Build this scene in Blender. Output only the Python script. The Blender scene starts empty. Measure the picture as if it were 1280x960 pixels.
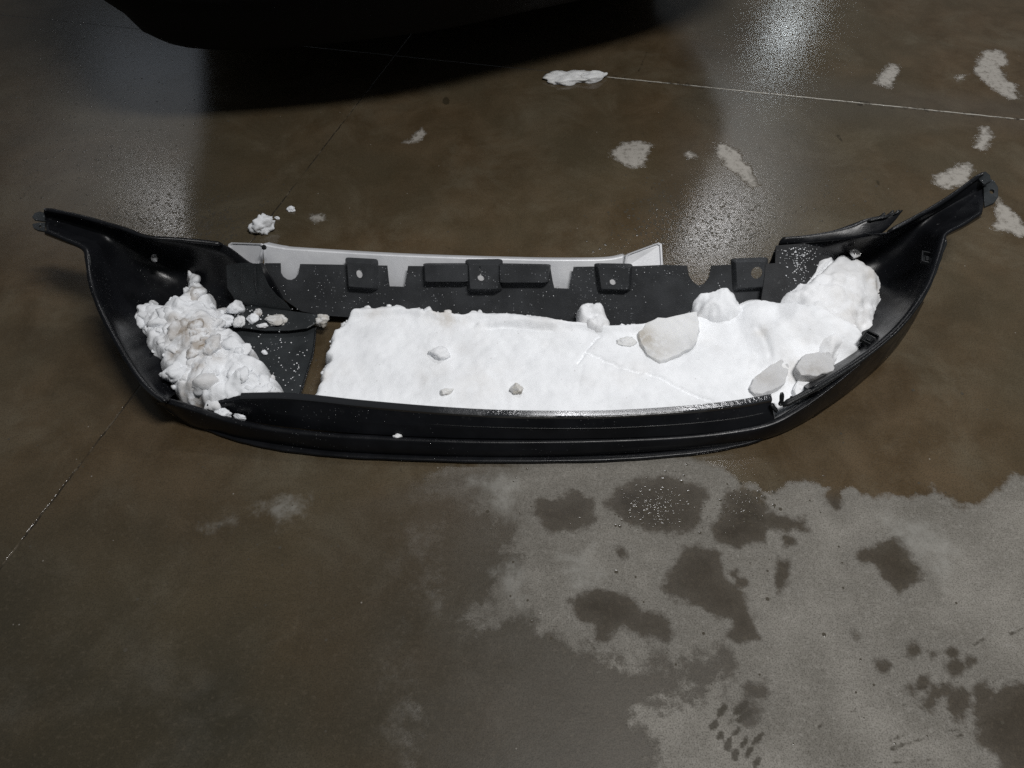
import bpy, bmesh, math, random
import numpy as np
from mathutils import Vector, Matrix
from mathutils.geometry import delaunay_2d_cdt

random.seed(7)
rng = np.random.default_rng(11)
S = bpy.context.scene
C = S.collection

# ------------------------------------------------------------------ camera
H, PITCH, FPX = 1.2, 52.0, 967.0
cp, sp = math.cos(math.radians(PITCH)), math.sin(math.radians(PITCH))
cam_d = bpy.data.cameras.new('camera')
cam = bpy.data.objects.new('camera', cam_d)
C.objects.link(cam)
cam.location = (0, 0, H)
cam.rotation_euler = (math.radians(90 - PITCH), 0, 0)
cam_d.sensor_width = 36.0
cam_d.lens = FPX / 1280 * 36
cam_d.clip_end = 200
cam_d.clip_start = 0.02
S.camera = cam


def ray(px, py):
    x, u = px - 640.0, 480.0 - py
    return np.array([x, FPX * cp + u * sp, -FPX * sp + u * cp])


def W(px, py, z=0.0):
    """a point of the place, from its pixel in the photograph and its height"""
    d = ray(px, py)
    t = (z - H) / d[2]
    return np.array([d[0] * t, d[1] * t, z])


# ------------------------------------------------------------------ world and lamps
world = bpy.data.worlds.new('World')
S.world = world
world.use_nodes = True
bg = world.node_tree.nodes['Background']
bg.inputs[0].default_value = (0.86, 0.93, 1.0, 1)
bg.inputs[1].default_value = 0.08


def lamp(name, loc, power, sx, sy, rz=0.0, col=(1, 0.97, 0.92), aim=None):
    d = bpy.data.lights.new(name, 'AREA')
    d.shape = 'RECTANGLE'
    d.size, d.size_y = sx, sy
    d.energy = power
    d.color = col
    o = bpy.data.objects.new(name, d)
    C.objects.link(o)
    o.location = loc
    if aim is None:
        o.rotation_euler = (0, 0, rz)
    else:
        o.rotation_euler = (Vector(aim) - Vector(loc)).to_track_quat('-Z', 'Y').to_euler()
    return o


CEIL = 3.6


def mirror_spot(px, py, z=CEIL):
    d = ray(px, py)
    p = W(px, py, 0)
    t = z / -d[2]
    return (p[0] + d[0] * t, p[1] + d[1] * t, z)


lamp('ceiling_lamp', mirror_spot(225, 278), 4.5, 0.45, 0.25, 0.3, (0.98, 0.98, 1.0))
lamp('ceiling_lamp', mirror_spot(890, 290), 8, 0.45, 0.25, 0.3, (0.98, 0.98, 1.0))
lamp('ceiling_lamp', mirror_spot(985, 38), 9, 0.4, 0.25, 0.3, (0.86, 0.95, 1.0))
lamp('ceiling_lamp', mirror_spot(765, 528), 40, 1.2, 0.3, 0.0, (0.98, 0.98, 1.0))
lamp('ceiling_lamp', (1.0, 0.25, CEIL), 112, 1.25, 0.35, 0.1, (1.0, 0.985, 0.965))


def bay(px0, px1, py0, py1, radiance, col):
    """a wide lit ceiling bay, as its reflection in the wet floor shows it"""
    a, b = mirror_spot(px0, py0), mirror_spot(px1, py1)
    y0, y1 = sorted((a[1], b[1]))
    ym = mirror_spot(px0, (py0 + py1) / 2)
    yn = mirror_spot(px1, (py0 + py1) / 2)
    w, d = abs(yn[0] - ym[0]), y1 - y0
    lamp('lit_ceiling_bay', ((ym[0] + yn[0]) / 2, (y0 + y1) / 2, CEIL + 0.1), radiance * math.pi * w * d, w, d, 0.0, col)


bay(700, 1000, 335, 95, 0.85, (0.94, 0.98, 1.0))
bay(30, 330, 300, 110, 0.42, (0.98, 0.99, 1.0))
bay(120, 300, 108, 40, 0.5, (0.75, 0.85, 1.0))

S.view_settings.view_transform = 'Standard'
S.view_settings.look = 'None'
S.view_settings.exposure = 0.0
S.view_settings.gamma = 1.0
S.view_settings.use_curve_mapping = False
S.cycles.use_denoising = False
S.cycles.sample_clamp_direct = 12.0
S.cycles.max_bounces = 8
S.cycles.caustics_reflective = False
S.cycles.caustics_refractive = False
S.cycles.sample_clamp_indirect = 4.0


# ------------------------------------------------------------------ numpy noise
def _hash(ix, iy, iz, seed):
    h = (ix * 374761393 + iy * 668265263 + iz * 2147483647 + seed * 974634551) & 0xFFFFFFFF
    h = ((h ^ (h >> 13)) * 1274126177) & 0xFFFFFFFF
    h = ((h ^ (h >> 16)) * 2246822519) & 0xFFFFFFFF
    return ((h ^ (h >> 15)) & 0xFFFF) / 65535.0


def vnoise(P, seed=0):
    P = np.asarray(P, float)
    i = np.floor(P).astype(np.int64)
    f = P - i
    f = f * f * f * (f * (f * 6 - 15) + 10)
    out = 0
    for dx in (0, 1):
        for dy in (0, 1):
            for dz in (0, 1):
                w = (f[:, 0] if dx else 1 - f[:, 0]) * (f[:, 1] if dy else 1 - f[:, 1]) * (f[:, 2] if dz else 1 - f[:, 2])
                out = out + w * _hash(i[:, 0] + dx, i[:, 1] + dy, i[:, 2] + dz, seed)
    return out * 2 - 1


def fbm(P, scale, octaves=4, seed=0, gain=0.5):
    P = np.asarray(P, float) * scale
    a, s, tot = 1.0, 0, 0
    for k in range(octaves):
        s = s + a * vnoise(P + 17.3 * k, seed + k)
        tot += a
        a *= gain
        P = P * 2.03
    return s / tot


def worley(P, scale, seed=0, jitter=1.0):
    """distance to nearest and second nearest feature, in cell units (2D on x,y)"""
    Q = np.asarray(P, float)[:, :2] * scale
    i = np.floor(Q).astype(np.int64)
    d1 = np.full(len(Q), 9.0)
    d2 = np.full(len(Q), 9.0)
    idv = np.zeros(len(Q))
    for dx in (-1, 0, 1):
        for dy in (-1, 0, 1):
            cx, cy = i[:, 0] + dx, i[:, 1] + dy
            fx = cx + 0.5 + jitter * (_hash(cx, cy, cx * 0, seed) - 0.5)
            fy = cy + 0.5 + jitter * (_hash(cx, cy, cx * 0 + 1, seed) - 0.5)
            d = np.hypot(Q[:, 0] - fx, Q[:, 1] - fy)
            near = d < d1
            d2 = np.where(near, d1, np.minimum(d2, d))
            idv = np.where(near, _hash(cx, cy, cx * 0 + 2, seed), idv)
            d1 = np.where(near, d, d1)
    return d1, d2, idv


def sdf_poly(X, Y, poly):
    """signed distance to a polygon, positive inside"""
    P = np.asarray(poly, float)[:, :2]
    d = np.full(X.shape, 1e9)
    inside = np.zeros(X.shape, bool)
    n = len(P)
    for k in range(n):
        a, b = P[k], P[(k + 1) % n]
        e = b - a
        t = np.clip(((X - a[0]) * e[0] + (Y - a[1]) * e[1]) / (e @ e + 1e-12), 0, 1)
        d = np.minimum(d, np.hypot(X - a[0] - t * e[0], Y - a[1] - t * e[1]))
        if a[1] != b[1]:
            c = ((a[1] > Y) != (b[1] > Y)) & (X < (b[0] - a[0]) * (Y - a[1]) / (b[1] - a[1]) + a[0])
            inside ^= c
    return np.where(inside, d, -d)


def in_poly(p, poly):
    r = False
    n = len(poly)
    for k in range(n):
        a, b = poly[k], poly[(k + 1) % n]
        if (a[1] > p[1]) != (b[1] > p[1]) and p[0] < (b[0] - a[0]) * (p[1] - a[1]) / (b[1] - a[1]) + a[0]:
            r = not r
    return r


# ------------------------------------------------------------------ materials
def new_mat(name):
    m = bpy.data.materials.new(name)
    m.use_nodes = True
    nt = m.node_tree
    return m, nt, nt.nodes['Principled BSDF']


class NT:
    def __init__(self, nt):
        self.nt = nt

    def n(self, kind, **kw):
        nd = self.nt.nodes.new(kind)
        for k, v in kw.items():
            setattr(nd, k, v)
        return nd

    def put(self, sock, v):
        if isinstance(v, bpy.types.NodeSocket):
            self.nt.links.new(v, sock)
        elif isinstance(v, (tuple, list)) and len(v) == 3 and sock.type == 'RGBA':
            sock.default_value = (*v, 1)
        else:
            sock.default_value = v

    def math(self, op, a, b=0.0, c=None, clamp=False):
        nd = self.n('ShaderNodeMath', operation=op, use_clamp=clamp)
        self.put(nd.inputs[0], a)
        self.put(nd.inputs[1], b)
        if c is not None:
            self.put(nd.inputs[2], c)
        return nd.outputs[0]

    def noise(self, vec, scale, detail=3, rough=0.55, dist=0.0):
        nd = self.n('ShaderNodeTexNoise')
        self.put(nd.inputs['Vector'], vec)
        nd.inputs['Scale'].default_value = scale
        nd.inputs['Detail'].default_value = detail
        nd.inputs['Roughness'].default_value = rough
        nd.inputs['Distortion'].default_value = dist
        return nd.outputs['Fac']

    def step(self, v, lo, hi, a=0.0, b=1.0):
        nd = self.n('ShaderNodeMapRange', interpolation_type='SMOOTHSTEP')
        self.put(nd.inputs['Value'], v)
        nd.inputs['From Min'].default_value = lo
        nd.inputs['From Max'].default_value = hi
        nd.inputs['To Min'].default_value = a
        nd.inputs['To Max'].default_value = b
        return nd.outputs['Result']

    def mix(self, f, a, b):
        nd = self.n('ShaderNodeMix', data_type='RGBA')
        self.put(nd.inputs[0], f)
        self.put(nd.inputs[6], a)
        self.put(nd.inputs[7], b)
        return nd.outputs[2]

    def fmix(self, f, a, b):
        nd = self.n('ShaderNodeMix', data_type='FLOAT')
        self.put(nd.inputs[0], f)
        self.put(nd.inputs[2], a)
        self.put(nd.inputs[3], b)
        return nd.outputs[0]

    def attr(self, name):
        return self.n('ShaderNodeAttribute', attribute_name=name).outputs['Fac']

    def pos(self):
        return self.n('ShaderNodeTexCoord').outputs['Object']

    def bump(self, h, strength, dist, normal=None):
        nd = self.n('ShaderNodeBump')
        self.put(nd.inputs['Height'], h)
        nd.inputs['Strength'].default_value = strength
        nd.inputs['Distance'].default_value = dist
        if normal is not None:
            self.put(nd.inputs['Normal'], normal)
        return nd.outputs['Normal']


def mat_plastic(name, col, rough, drops=0.0, scuff=0.0, grain=0.0004, spec=0.24):
    m, nt, b = new_mat(name)
    q = NT(nt)
    p = q.pos()
    g = q.noise(p, 420, 2)
    big = q.noise(p, 14, 4, 0.6)
    c = q.mix(q.step(big, 0.35, 0.7), tuple(x * 0.75 for x in col), tuple(x * 1.25 for x in col))
    r = q.fmix(q.step(q.noise(p, 30, 4, 0.6), 0.3, 0.7), rough - 0.07, rough + 0.1)
    if scuff:
        sc = q.step(q.noise(p, 60, 5, 0.7, 0.6), 0.63, 0.74)
        sc = q.math('MULTIPLY', sc, q.step(q.noise(p, 6, 2), 0.45, 0.65))
        c = q.mix(q.math('MULTIPLY', sc, scuff), c, (0.16, 0.16, 0.16))
    nrm = q.bump(g, 0.5, grain)
    if drops:
        v = q.n('ShaderNodeTexVoronoi', feature='F1')
        q.put(v.inputs['Vector'], p)
        v.inputs['Scale'].default_value = 300
        wn = q.n('ShaderNodeSeparateColor')
        q.put(wn.inputs[0], v.outputs['Color'])
        size = q.math('MULTIPLY', q.step(wn.outputs[0], 0.72, 1.0), 0.38)
        size = q.math('MULTIPLY', size, q.step(q.noise(p, 11, 3), 0.4, 0.6))
        dome = q.math('SUBTRACT', size, v.outputs['Distance'])
        on = q.step(dome, 0.0, 0.05)
        c = q.mix(q.math('MULTIPLY', on, drops), c, (0.55, 0.57, 0.6))
        r = q.fmix(on, r, 0.08)
        nrm = q.bump(q.math('MAXIMUM', dome, 0.0), 0.8, 0.004, nrm)
    q.put(b.inputs['Base Color'], c)
    q.put(b.inputs['Roughness'], r)
    b.inputs['Specular IOR Level'].default_value = spec
    q.put(b.inputs['Normal'], nrm)
    return m


def mat_snow(name, col=(0.875, 0.895, 0.925), dirtcol=(0.38, 0.30, 0.2), fine=0.0034, speck=0.35, rough=0.75, sss=0.0):
    m, nt, b = new_mat(name)
    q = NT(nt)
    p = q.pos()
    n1 = q.noise(p, 55, 5, 0.62)
    n2 = q.noise(p, 320, 3, 0.6)
    c = q.mix(q.step(q.noise(p, 16, 4, 0.6), 0.35, 0.75), col, tuple(x * 0.88 for x in col))
    d = q.attr('dirt')
    d = q.math('MULTIPLY', d, q.step(q.noise(p, 38, 5, 0.65), 0.3, 0.62))
    c = q.mix(d, c, dirtcol)
    v = q.n('ShaderNodeTexVoronoi', feature='F1')
    q.put(v.inputs['Vector'], p)
    v.inputs['Scale'].default_value = 75
    sc = q.n('ShaderNodeSeparateColor')
    q.put(sc.inputs[0], v.outputs['Color'])
    on = q.math('MULTIPLY', q.step(sc.outputs[0], 0.86, 0.88), q.step(v.outputs['Distance'], 0.13, 0.07))
    c = q.mix(q.math('MULTIPLY', on, speck), c, (0.2, 0.17, 0.13))
    q.put(b.inputs['Base Color'], c)
    b.inputs['Roughness'].default_value = rough
    b.inputs['Specular IOR Level'].default_value = 0.3
    if sss:
        b.inputs['Subsurface Weight'].default_value = sss
        b.inputs['Subsurface Radius'].default_value = (1.0, 1.0, 1.1)
        b.inputs['Subsurface Scale'].default_value = 0.012
    hgt = q.math('ADD', q.math('MULTIPLY', n1, 1.0), q.math('MULTIPLY', n2, 0.22))
    q.put(b.inputs['Normal'], q.bump(hgt, 0.55, fine))
    return m


M = {}
M['plastic'] = mat_plastic('black_plastic', (0.0065, 0.007, 0.0085), 0.30, drops=0.10, scuff=0.5)
M['rim'] = mat_plastic('worn_black_rim', (0.011, 0.012, 0.013), 0.3, scuff=0.9, grain=0.0008)
M['textured'] = mat_plastic('grained_charcoal_plastic', (0.034, 0.036, 0.039), 0.5, drops=0.4, grain=0.0007)
M['panel'] = mat_plastic('damp_charcoal_plastic', (0.024, 0.027, 0.029), 0.42, drops=0.5, scuff=0.3)
M['snow'] = mat_snow('packed_snow')
M['heap'] = mat_snow('slushy_snow', (0.82, 0.84, 0.87), (0.21, 0.15, 0.085), fine=0.004, speck=0.6)
M['ice'] = mat_snow('grey_ice', (0.735, 0.745, 0.755), (0.30, 0.25, 0.17), fine=0.0025, speck=0.5, rough=0.4, sss=0.3)
M['greyice'] = mat_snow('murky_grey_ice', (0.57, 0.575, 0.585), (0.25, 0.21, 0.16), fine=0.0025, speck=0.7, rough=0.45, sss=0.25)
M['mound'] = mat_snow('mound_snow', (0.835, 0.85, 0.875), (0.50, 0.45, 0.38), speck=0.45)


def mat_metal():
    m, nt, b = new_mat('brushed_aluminium')
    q = NT(nt)
    p = q.pos()
    c = q.mix(q.step(q.noise(p, 9, 5, 0.65), 0.3, 0.7), (0.60, 0.61, 0.64), (0.74, 0.75, 0.77))
    q.put(b.inputs['Base Color'], c)
    b.inputs['Metallic'].default_value = 0.3
    q.put(b.inputs['Roughness'], q.fmix(q.noise(p, 40, 4), 0.38, 0.6))
    q.put(b.inputs['Normal'], q.bump(q.noise(p, 200, 3), 0.3, 0.0006))
    return m


M['metal'] = mat_metal()
M['added_stud_pale'] = None


def mat_simple(name, col, rough, metallic=0.0, coat=0.0, spec=0.5):
    m, nt, b = new_mat(name)
    q = NT(nt)
    p = q.pos()
    q.put(b.inputs['Base Color'], q.mix(q.noise(p, 20, 4), tuple(x * 0.85 for x in col), tuple(x * 1.1 for x in col)))
    q.put(b.inputs['Roughness'], q.fmix(q.noise(p, 12, 4), max(rough - 0.05, 0.02), rough + 0.05))
    b.inputs['Metallic'].default_value = metallic
    b.inputs['Coat Weight'].default_value = coat
    b.inputs['Specular IOR Level'].default_value = spec
    return m


M['added_stud_pale'] = mat_simple('pale_added_stud', (0.62, 0.62, 0.63), 0.5)  # pale so that the added studs read bright in the shaded holes
M['paint'] = mat_simple('midnight_car_paint', (0.003, 0.0035, 0.006), 0.3, coat=0.2, spec=0.3)
M['carblack'] = mat_simple('car_black_plastic', (0.003, 0.003, 0.0035), 0.6, spec=0.12)
M['glass'] = mat_simple('dark_car_glass', (0.01, 0.011, 0.012), 0.06)
M['rubber'] = mat_simple('tyre_rubber', (0.015, 0.015, 0.015), 0.7)
M['alloy'] = mat_simple('alloy_wheel', (0.3, 0.3, 0.31), 0.35, metallic=0.8)


def mat_floor():
    m, nt, b = new_mat('wet_concrete')
    q = NT(nt)
    p = q.pos()
    n_lo = q.noise(p, 1.7, 4, 0.6)
    n_mid = q.noise(p, 9, 5, 0.65, 0.4)
    n_hi = q.noise(p, 60, 5, 0.7)
    n_gr = q.noise(p, 420, 3, 0.7)
    edge = q.math('MULTIPLY', q.math('SUBTRACT', q.noise(p, 24, 9, 0.66), 0.5), 0.06)
    edge2 = q.math('MULTIPLY', q.math('SUBTRACT', q.noise(p, 90, 5, 0.7), 0.5), 0.035)
    dry_s = q.math('ADD', q.attr('dry'), edge)
    dry = q.step(dry_s, -0.005, 0.008)
    dz = q.math('MULTIPLY', q.attr('dryzone'), q.step(q.math('ADD', q.attr('soft'), q.math('MULTIPLY', q.math('SUBTRACT', n_mid, 0.5), 2.0)), -2.5, 1.0))
    soft = q.step(q.math('ADD', q.attr('soft'), q.math('MULTIPLY', q.math('SUBTRACT', q.noise(p, 11, 10, 0.74), 0.5), 3.2)), -0.9, 1.2)   # damp veil where drying has only begun
    dry = q.math('MULTIPLY', dry, soft)
    n_brk = q.noise(p, 17, 10, 0.74, 0.3)
    damp = q.step(q.math('ADD', q.attr('damp'), q.math('MULTIPLY', q.math('SUBTRACT', n_brk, 0.5), 0.22)), -0.012, 0.022)
    dry = q.math('MULTIPLY', dry, q.math('SUBTRACT', 1.0, q.math('MULTIPLY', damp, 0.88)))
    salt_s = q.math('ADD', q.attr('salt'), q.math('ADD', edge, edge2))
    salt = q.math('MULTIPLY', q.step(salt_s, -0.004, 0.012), q.step(n_hi, 0.25, 0.5, 0.35, 0.85))
    film_sheen = q.attr('film_sheen')
    spark = q.attr('spark')
    # colours
    wet = q.mix(q.step(n_mid, 0.3, 0.72), (0.064, 0.043, 0.022), (0.104, 0.074, 0.043))
    wet = q.mix(q.math('MULTIPLY', q.step(n_lo, 0.35, 0.62), 0.75), wet, (0.070, 0.058, 0.036))
    cloud = q.step(q.noise(p, 4.3, 9, 0.72, 0.5), 0.46, 0.72)
    wet = q.mix(q.math('MULTIPLY', cloud, 0.65), wet, (0.128, 0.108, 0.074))
    wet = q.mix(q.math('MULTIPLY', q.step(q.noise(p, 15, 8, 0.75), 0.55, 0.75), 0.35), wet, (0.035, 0.028, 0.018))
    wet = q.mix(q.math('MULTIPLY', dz, 0.8), wet, q.mix(q.step(dry_s, -0.030, -0.004), q.mix(q.step(n_mid, 0.35, 0.65), (0.020, 0.016, 0.012), (0.038, 0.032, 0.025)), q.mix(n_hi, (0.040, 0.034, 0.027), (0.072, 0.064, 0.053))))
    wet = q.mix(q.attr('grime_or_shade'), wet, q.mix(cloud, (0.030, 0.027, 0.018), (0.052, 0.048, 0.038)))  # painted shadow: darkens the wet colour at lower left
    wet = q.mix(q.math('MULTIPLY', film_sheen, 0.3), wet, (0.080, 0.078, 0.070))  # ceiling's reflected sheen partly painted in as the water film's grey tint
    dryc = q.mix(q.step(n_mid, 0.25, 0.75), (0.165, 0.155, 0.136), (0.235, 0.222, 0.198))
    dryc = q.mix(q.step(n_hi, 0.55, 0.75), dryc, (0.24, 0.23, 0.21))
    dryc = q.mix(q.step(q.noise(p, 5, 8, 0.7), 0.42, 0.66, 0.0, 0.55), dryc, (0.118, 0.110, 0.094))
    dryc = q.mix(q.math('MULTIPLY', q.step(dry_s, 0.05, 0.0), 0.45), dryc, (0.10, 0.092, 0.078))
    c = q.mix(dry, wet, dryc)
    halo = q.math('MULTIPLY', q.step(dry_s, 0.03, 0.008), dry)
    c = q.mix(q.math('MULTIPLY', halo, 0.22), c, (0.22, 0.21, 0.19))
    c = q.mix(q.math('MULTIPLY', q.step(n_gr, 0.44, 0.66), 0.55), c, (0.022, 0.019, 0.015))
    n_m2 = q.noise(p, 130, 4, 0.75)
    c = q.mix(q.math('MULTIPLY', q.step(n_m2, 0.5, 0.74), 0.42), c, q.mix(dry, (0.095, 0.078, 0.056), (0.30, 0.285, 0.26)))
    c = q.mix(q.math('MULTIPLY', q.step(n_m2, 0.46, 0.25), 0.35), c, (0.03, 0.025, 0.018))
    c = q.mix(salt, c, q.mix(n_hi, (0.27, 0.255, 0.23), (0.42, 0.40, 0.365)))
    bl = q.step(q.math('ADD', q.attr('bloom'), q.math('MULTIPLY', q.math('SUBTRACT', n_brk, 0.5), 0.14)), -0.01, 0.03)
    c = q.mix(q.math('MULTIPLY', bl, q.step(n_hi, 0.3, 0.6, 0.15, 0.5)), c, (0.26, 0.255, 0.235))
    # dark smears of rubber and grime
    st = q.step(q.math('ADD', q.attr('stain'), q.math('MULTIPLY', edge2, 0.35)), -0.001, 0.003)
    c = q.mix(q.math('MULTIPLY', st, 0.75), c, (0.026, 0.021, 0.013))
    # fine bright grit
    v = q.n('ShaderNodeTexVoronoi', feature='F1')
    q.put(v.inputs['Vector'], p)
    v.inputs['Scale'].default_value = 55
    sc = q.n('ShaderNodeSeparateColor')
    q.put(sc.inputs[0], v.outputs['Color'])
    grit = q.math('MULTIPLY', q.step(sc.outputs[1], 0.93, 0.95), q.step(v.outputs['Distance'], 0.1, 0.05))
    c = q.mix(q.math('MULTIPLY', grit, 0.5), c, (0.35, 0.33, 0.3))
    # saw-cut joints: a dark slot, whitened by filler in places
    wob = q.math('MULTIPLY', q.math('SUBTRACT', q.noise(p, 40, 4), 0.5), 0.006)
    ja = q.math('ABSOLUTE', q.math('ADD', q.attr('joint_a'), wob))
    jb = q.math('ABSOLUTE', q.math('ADD', q.attr('joint_b'), wob))
    fa = q.attr('fill_a')
    la = q.step(ja, 0.0030, 0.0012)
    lb = q.math('MULTIPLY', q.step(jb, 0.0026, 0.001), q.step(n_mid, 0.3, 0.5))
    brk = q.step(q.noise(p, 22, 4, 0.7), 0.36, 0.52)
    white = q.math('MULTIPLY', q.math('MULTIPLY', la, fa), brk)
    grime_or_shade = q.math('MULTIPLY', q.math('MULTIPLY', q.step(ja, 0.018, 0.004), fa), q.step(n_hi, 0.5, 0.62))
    c = q.mix(q.math('MULTIPLY', grime_or_shade, 0.7), c, (0.018, 0.016, 0.013))
    c = q.mix(q.math('MULTIPLY', la, 0.55), c, (0.03, 0.026, 0.02))
    c = q.mix(white, c, (0.45, 0.43, 0.38))
    lbw = q.math('MULTIPLY', lb, q.step(q.noise(p, 35, 4, 0.7), 0.5, 0.62))
    c = q.mix(q.math('MULTIPLY', lb, 0.7), c, (0.012, 0.010, 0.008))
    c = q.mix(q.math('MULTIPLY', lbw, 0.55), c, (0.17, 0.14, 0.1))
    q.put(b.inputs['Base Color'], c)
    # gloss
    rw = q.fmix(q.step(n_mid, 0.3, 0.7), 0.09, 0.15)
    rw = q.fmix(film_sheen, rw, 0.12)
    rw = q.fmix(dz, rw, 0.36)
    rd = q.fmix(n_hi, 0.62, 0.85)
    r = q.fmix(dry, rw, rd)
    r = q.fmix(q.math('MULTIPLY', salt, 0.8), r, 0.8)
    r = q.fmix(q.attr('pool'), r, 0.05)
    q.put(b.inputs['Roughness'], r)
    q.put(b.inputs['Specular IOR Level'], q.fmix(q.math('MAXIMUM', dry, salt), q.fmix(dz, q.fmix(film_sheen, 0.42, 0.55), 0.14), 0.16))
    # relief: grain, and beads of water where the floor sparkles
    bead = q.n('ShaderNodeTexVoronoi', feature='F1')
    q.put(bead.inputs['Vector'], p)
    bead.inputs['Scale'].default_value = 210
    bsc = q.n('ShaderNodeSeparateColor')
    q.put(bsc.inputs[0], bead.outputs['Color'])
    size = q.math('MULTIPLY', q.step(bsc.outputs[0], 0.45, 1.0), 0.5)
    bh = q.math('MULTIPLY', q.math('MAXIMUM', q.math('SUBTRACT', size, bead.outputs['Distance']), 0.0), spark)
    h = q.math('ADD', q.math('MULTIPLY', n_gr, q.fmix(dry, 0.00016, 0.00045)), q.math('MULTIPLY', n_hi, q.fmix(dry, 0.0002, 0.0012)))
    h = q.math('ADD', h, q.math('MULTIPLY', bh, 0.0010))
    h = q.math('ADD', h, q.math('MULTIPLY', salt, 0.003))
    h = q.math('SUBTRACT', h, q.math('MULTIPLY', q.math('MAXIMUM', la, lb), 0.0015))
    nb = q.n('ShaderNodeBump')
    q.put(nb.inputs['Height'], h)
    nb.inputs['Strength'].default_value = 0.7
    nb.inputs['Distance'].default_value = 1.0
    q.put(b.inputs['Normal'], nb.outputs['Normal'])
    return m


M['floor'] = mat_floor()


# ------------------------------------------------------------------ object helpers
def tag(o, label=None, cat=None, group=None, kind=None):
    if label: o['label'] = label
    if cat: o['category'] = cat
    if group: o['group'] = group
    if kind: o['kind'] = kind
    return o


def empty(name, loc, label, cat, group=None):
    o = bpy.data.objects.new(name, None)
    C.objects.link(o)
    o.location = loc
    o.empty_display_size = 0.05
    return tag(o, label, cat, group)


def mesh_obj(name, verts, faces, mat, parent=None, smooth=True, attrs=None):
    me = bpy.data.meshes.new(name)
    v = [tuple(map(float, x)) for x in verts] if not isinstance(verts, np.ndarray) else verts
    me.from_pydata([tuple(x) for x in np.asarray(v, float).tolist()], [], [list(map(int, f)) for f in faces])
    me.validate()
    if attrs:
        for k, a in attrs.items():
            at = me.attributes.new(k, 'FLOAT', 'POINT')
            at.data.foreach_set('value', np.asarray(a, np.float32))
    if smooth:
        me.polygons.foreach_set('use_smooth', [True] * len(me.polygons))
    me.materials.append(mat)
    o = bpy.data.objects.new(name, me)
    C.objects.link(o)
    if parent is not None:
        o.parent = parent
        o.matrix_parent_inverse = Matrix.Translation(-Vector(parent.location))
    return o


def bm_obj(name, bm, mat, parent=None, smooth=False):
    bmesh.ops.recalc_face_normals(bm, faces=bm.faces)
    me = bpy.data.meshes.new(name)
    bm.to_mesh(me)
    bm.free()
    if smooth:
        me.polygons.foreach_set('use_smooth', [True] * len(me.polygons))
    me.materials.append(mat)
    o = bpy.data.objects.new(name, me)
    C.objects.link(o)
    if parent is not None:
        o.parent = parent
        o.matrix_parent_inverse = Matrix.Translation(-Vector(parent.location))
    return o


def solid(o, t, off=-1):
    md = o.modifiers.new('thickness', 'SOLIDIFY')
    md.thickness = t
    md.offset = off
    return o


def subsurf(o, n=2):
    md = o.modifiers.new('smooth', 'SUBSURF')
    md.levels = md.render_levels = n
    return o


def bevel(o, w, seg=2, ang=35):
    md = o.modifiers.new('bevel', 'BEVEL')
    md.width, md.segments = w, seg
    md.limit_method = 'ANGLE'
    md.angle_limit = math.radians(ang)
    return o


def catmull(P, n):
    """resample a polyline of vectors through its points, n steps a span"""
    P = np.asarray(P, float)
    Q = np.vstack([2 * P[0] - P[1], P, 2 * P[-1] - P[-2]])
    out = []
    for k in range(1, len(Q) - 2):
        for j in range(n):
            t = j / n
            a, b, c, d = Q[k - 1], Q[k], Q[k + 1], Q[k + 2]
            out.append(0.5 * ((2 * b) + (c - a) * t + (2 * a - 5 * b + 4 * c - d) * t * t + (3 * b - a - 3 * c + d) * t ** 3))
    out.append(P[-1])
    return np.array(out)


def grid_faces(n, m, close=False):
    f = []
    for i in range(n - 1):
        for j in range(m - 1 + (1 if close else 0)):
            a, b = i * m + j, i * m + (j + 1) % m
            f.append((a, b, b + m, a + m))
    return f


def loft(name, rows, mat, parent, steps=4, cross=3, thick=0.003, close=False, smooth=True):
    """rows: stations, each a list of points; smoothed both ways"""
    R = np.array(rows, float)                       # station, cross, xyz
    A = np.stack([catmull(R[:, j], steps) for j in range(R.shape[1])], 1)
    if cross > 1:
        A = np.stack([catmull(A[i], cross) for i in range(A.shape[0])], 0)
    n, m = A.shape[:2]
    o = mesh_obj(name, A.reshape(-1, 3), grid_faces(n, m, close), mat, parent, smooth)
    if thick:
        solid(o, thick, 0)
    return o


class Plane:
    """an inclined plane through three points; pixels are laid on it"""
    def __init__(self, a, b, c):
        self.o = np.asarray(a, float)
        self.u = np.asarray(b, float) - self.o
        self.u /= np.linalg.norm(self.u)
        w = np.asarray(c, float) - self.o
        self.n = np.cross(self.u, w)
        self.n /= np.linalg.norm(self.n)
        if self.n[2] < 0: self.n = -self.n
        self.v = np.cross(self.n, self.u)

    def px(self, x, y, off=0.0):
        d = ray(x, y)
        o = self.o + self.n * off
        e = np.array([0, 0, H])
        t = ((o - e) @ self.n) / (d @ self.n)
        return e + d * t

    def uv(self, p):
        w = np.asarray(p) - self.o
        return np.array([w @ self.u, w @ self.v])

    def at(self, u, v, off=0.0):
        return self.o + self.u * u + self.v * v + self.n * off

    def shifted(self, off):
        q = Plane.__new__(Plane)
        q.o, q.u, q.v, q.n = self.o + self.n * off, self.u, self.v, self.n
        return q


def circle2(c, r, n=16):
    return [np.array([c[0] + r * math.cos(2 * math.pi * k / n), c[1] + r * math.sin(2 * math.pi * k / n)]) for k in range(n)]


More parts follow.
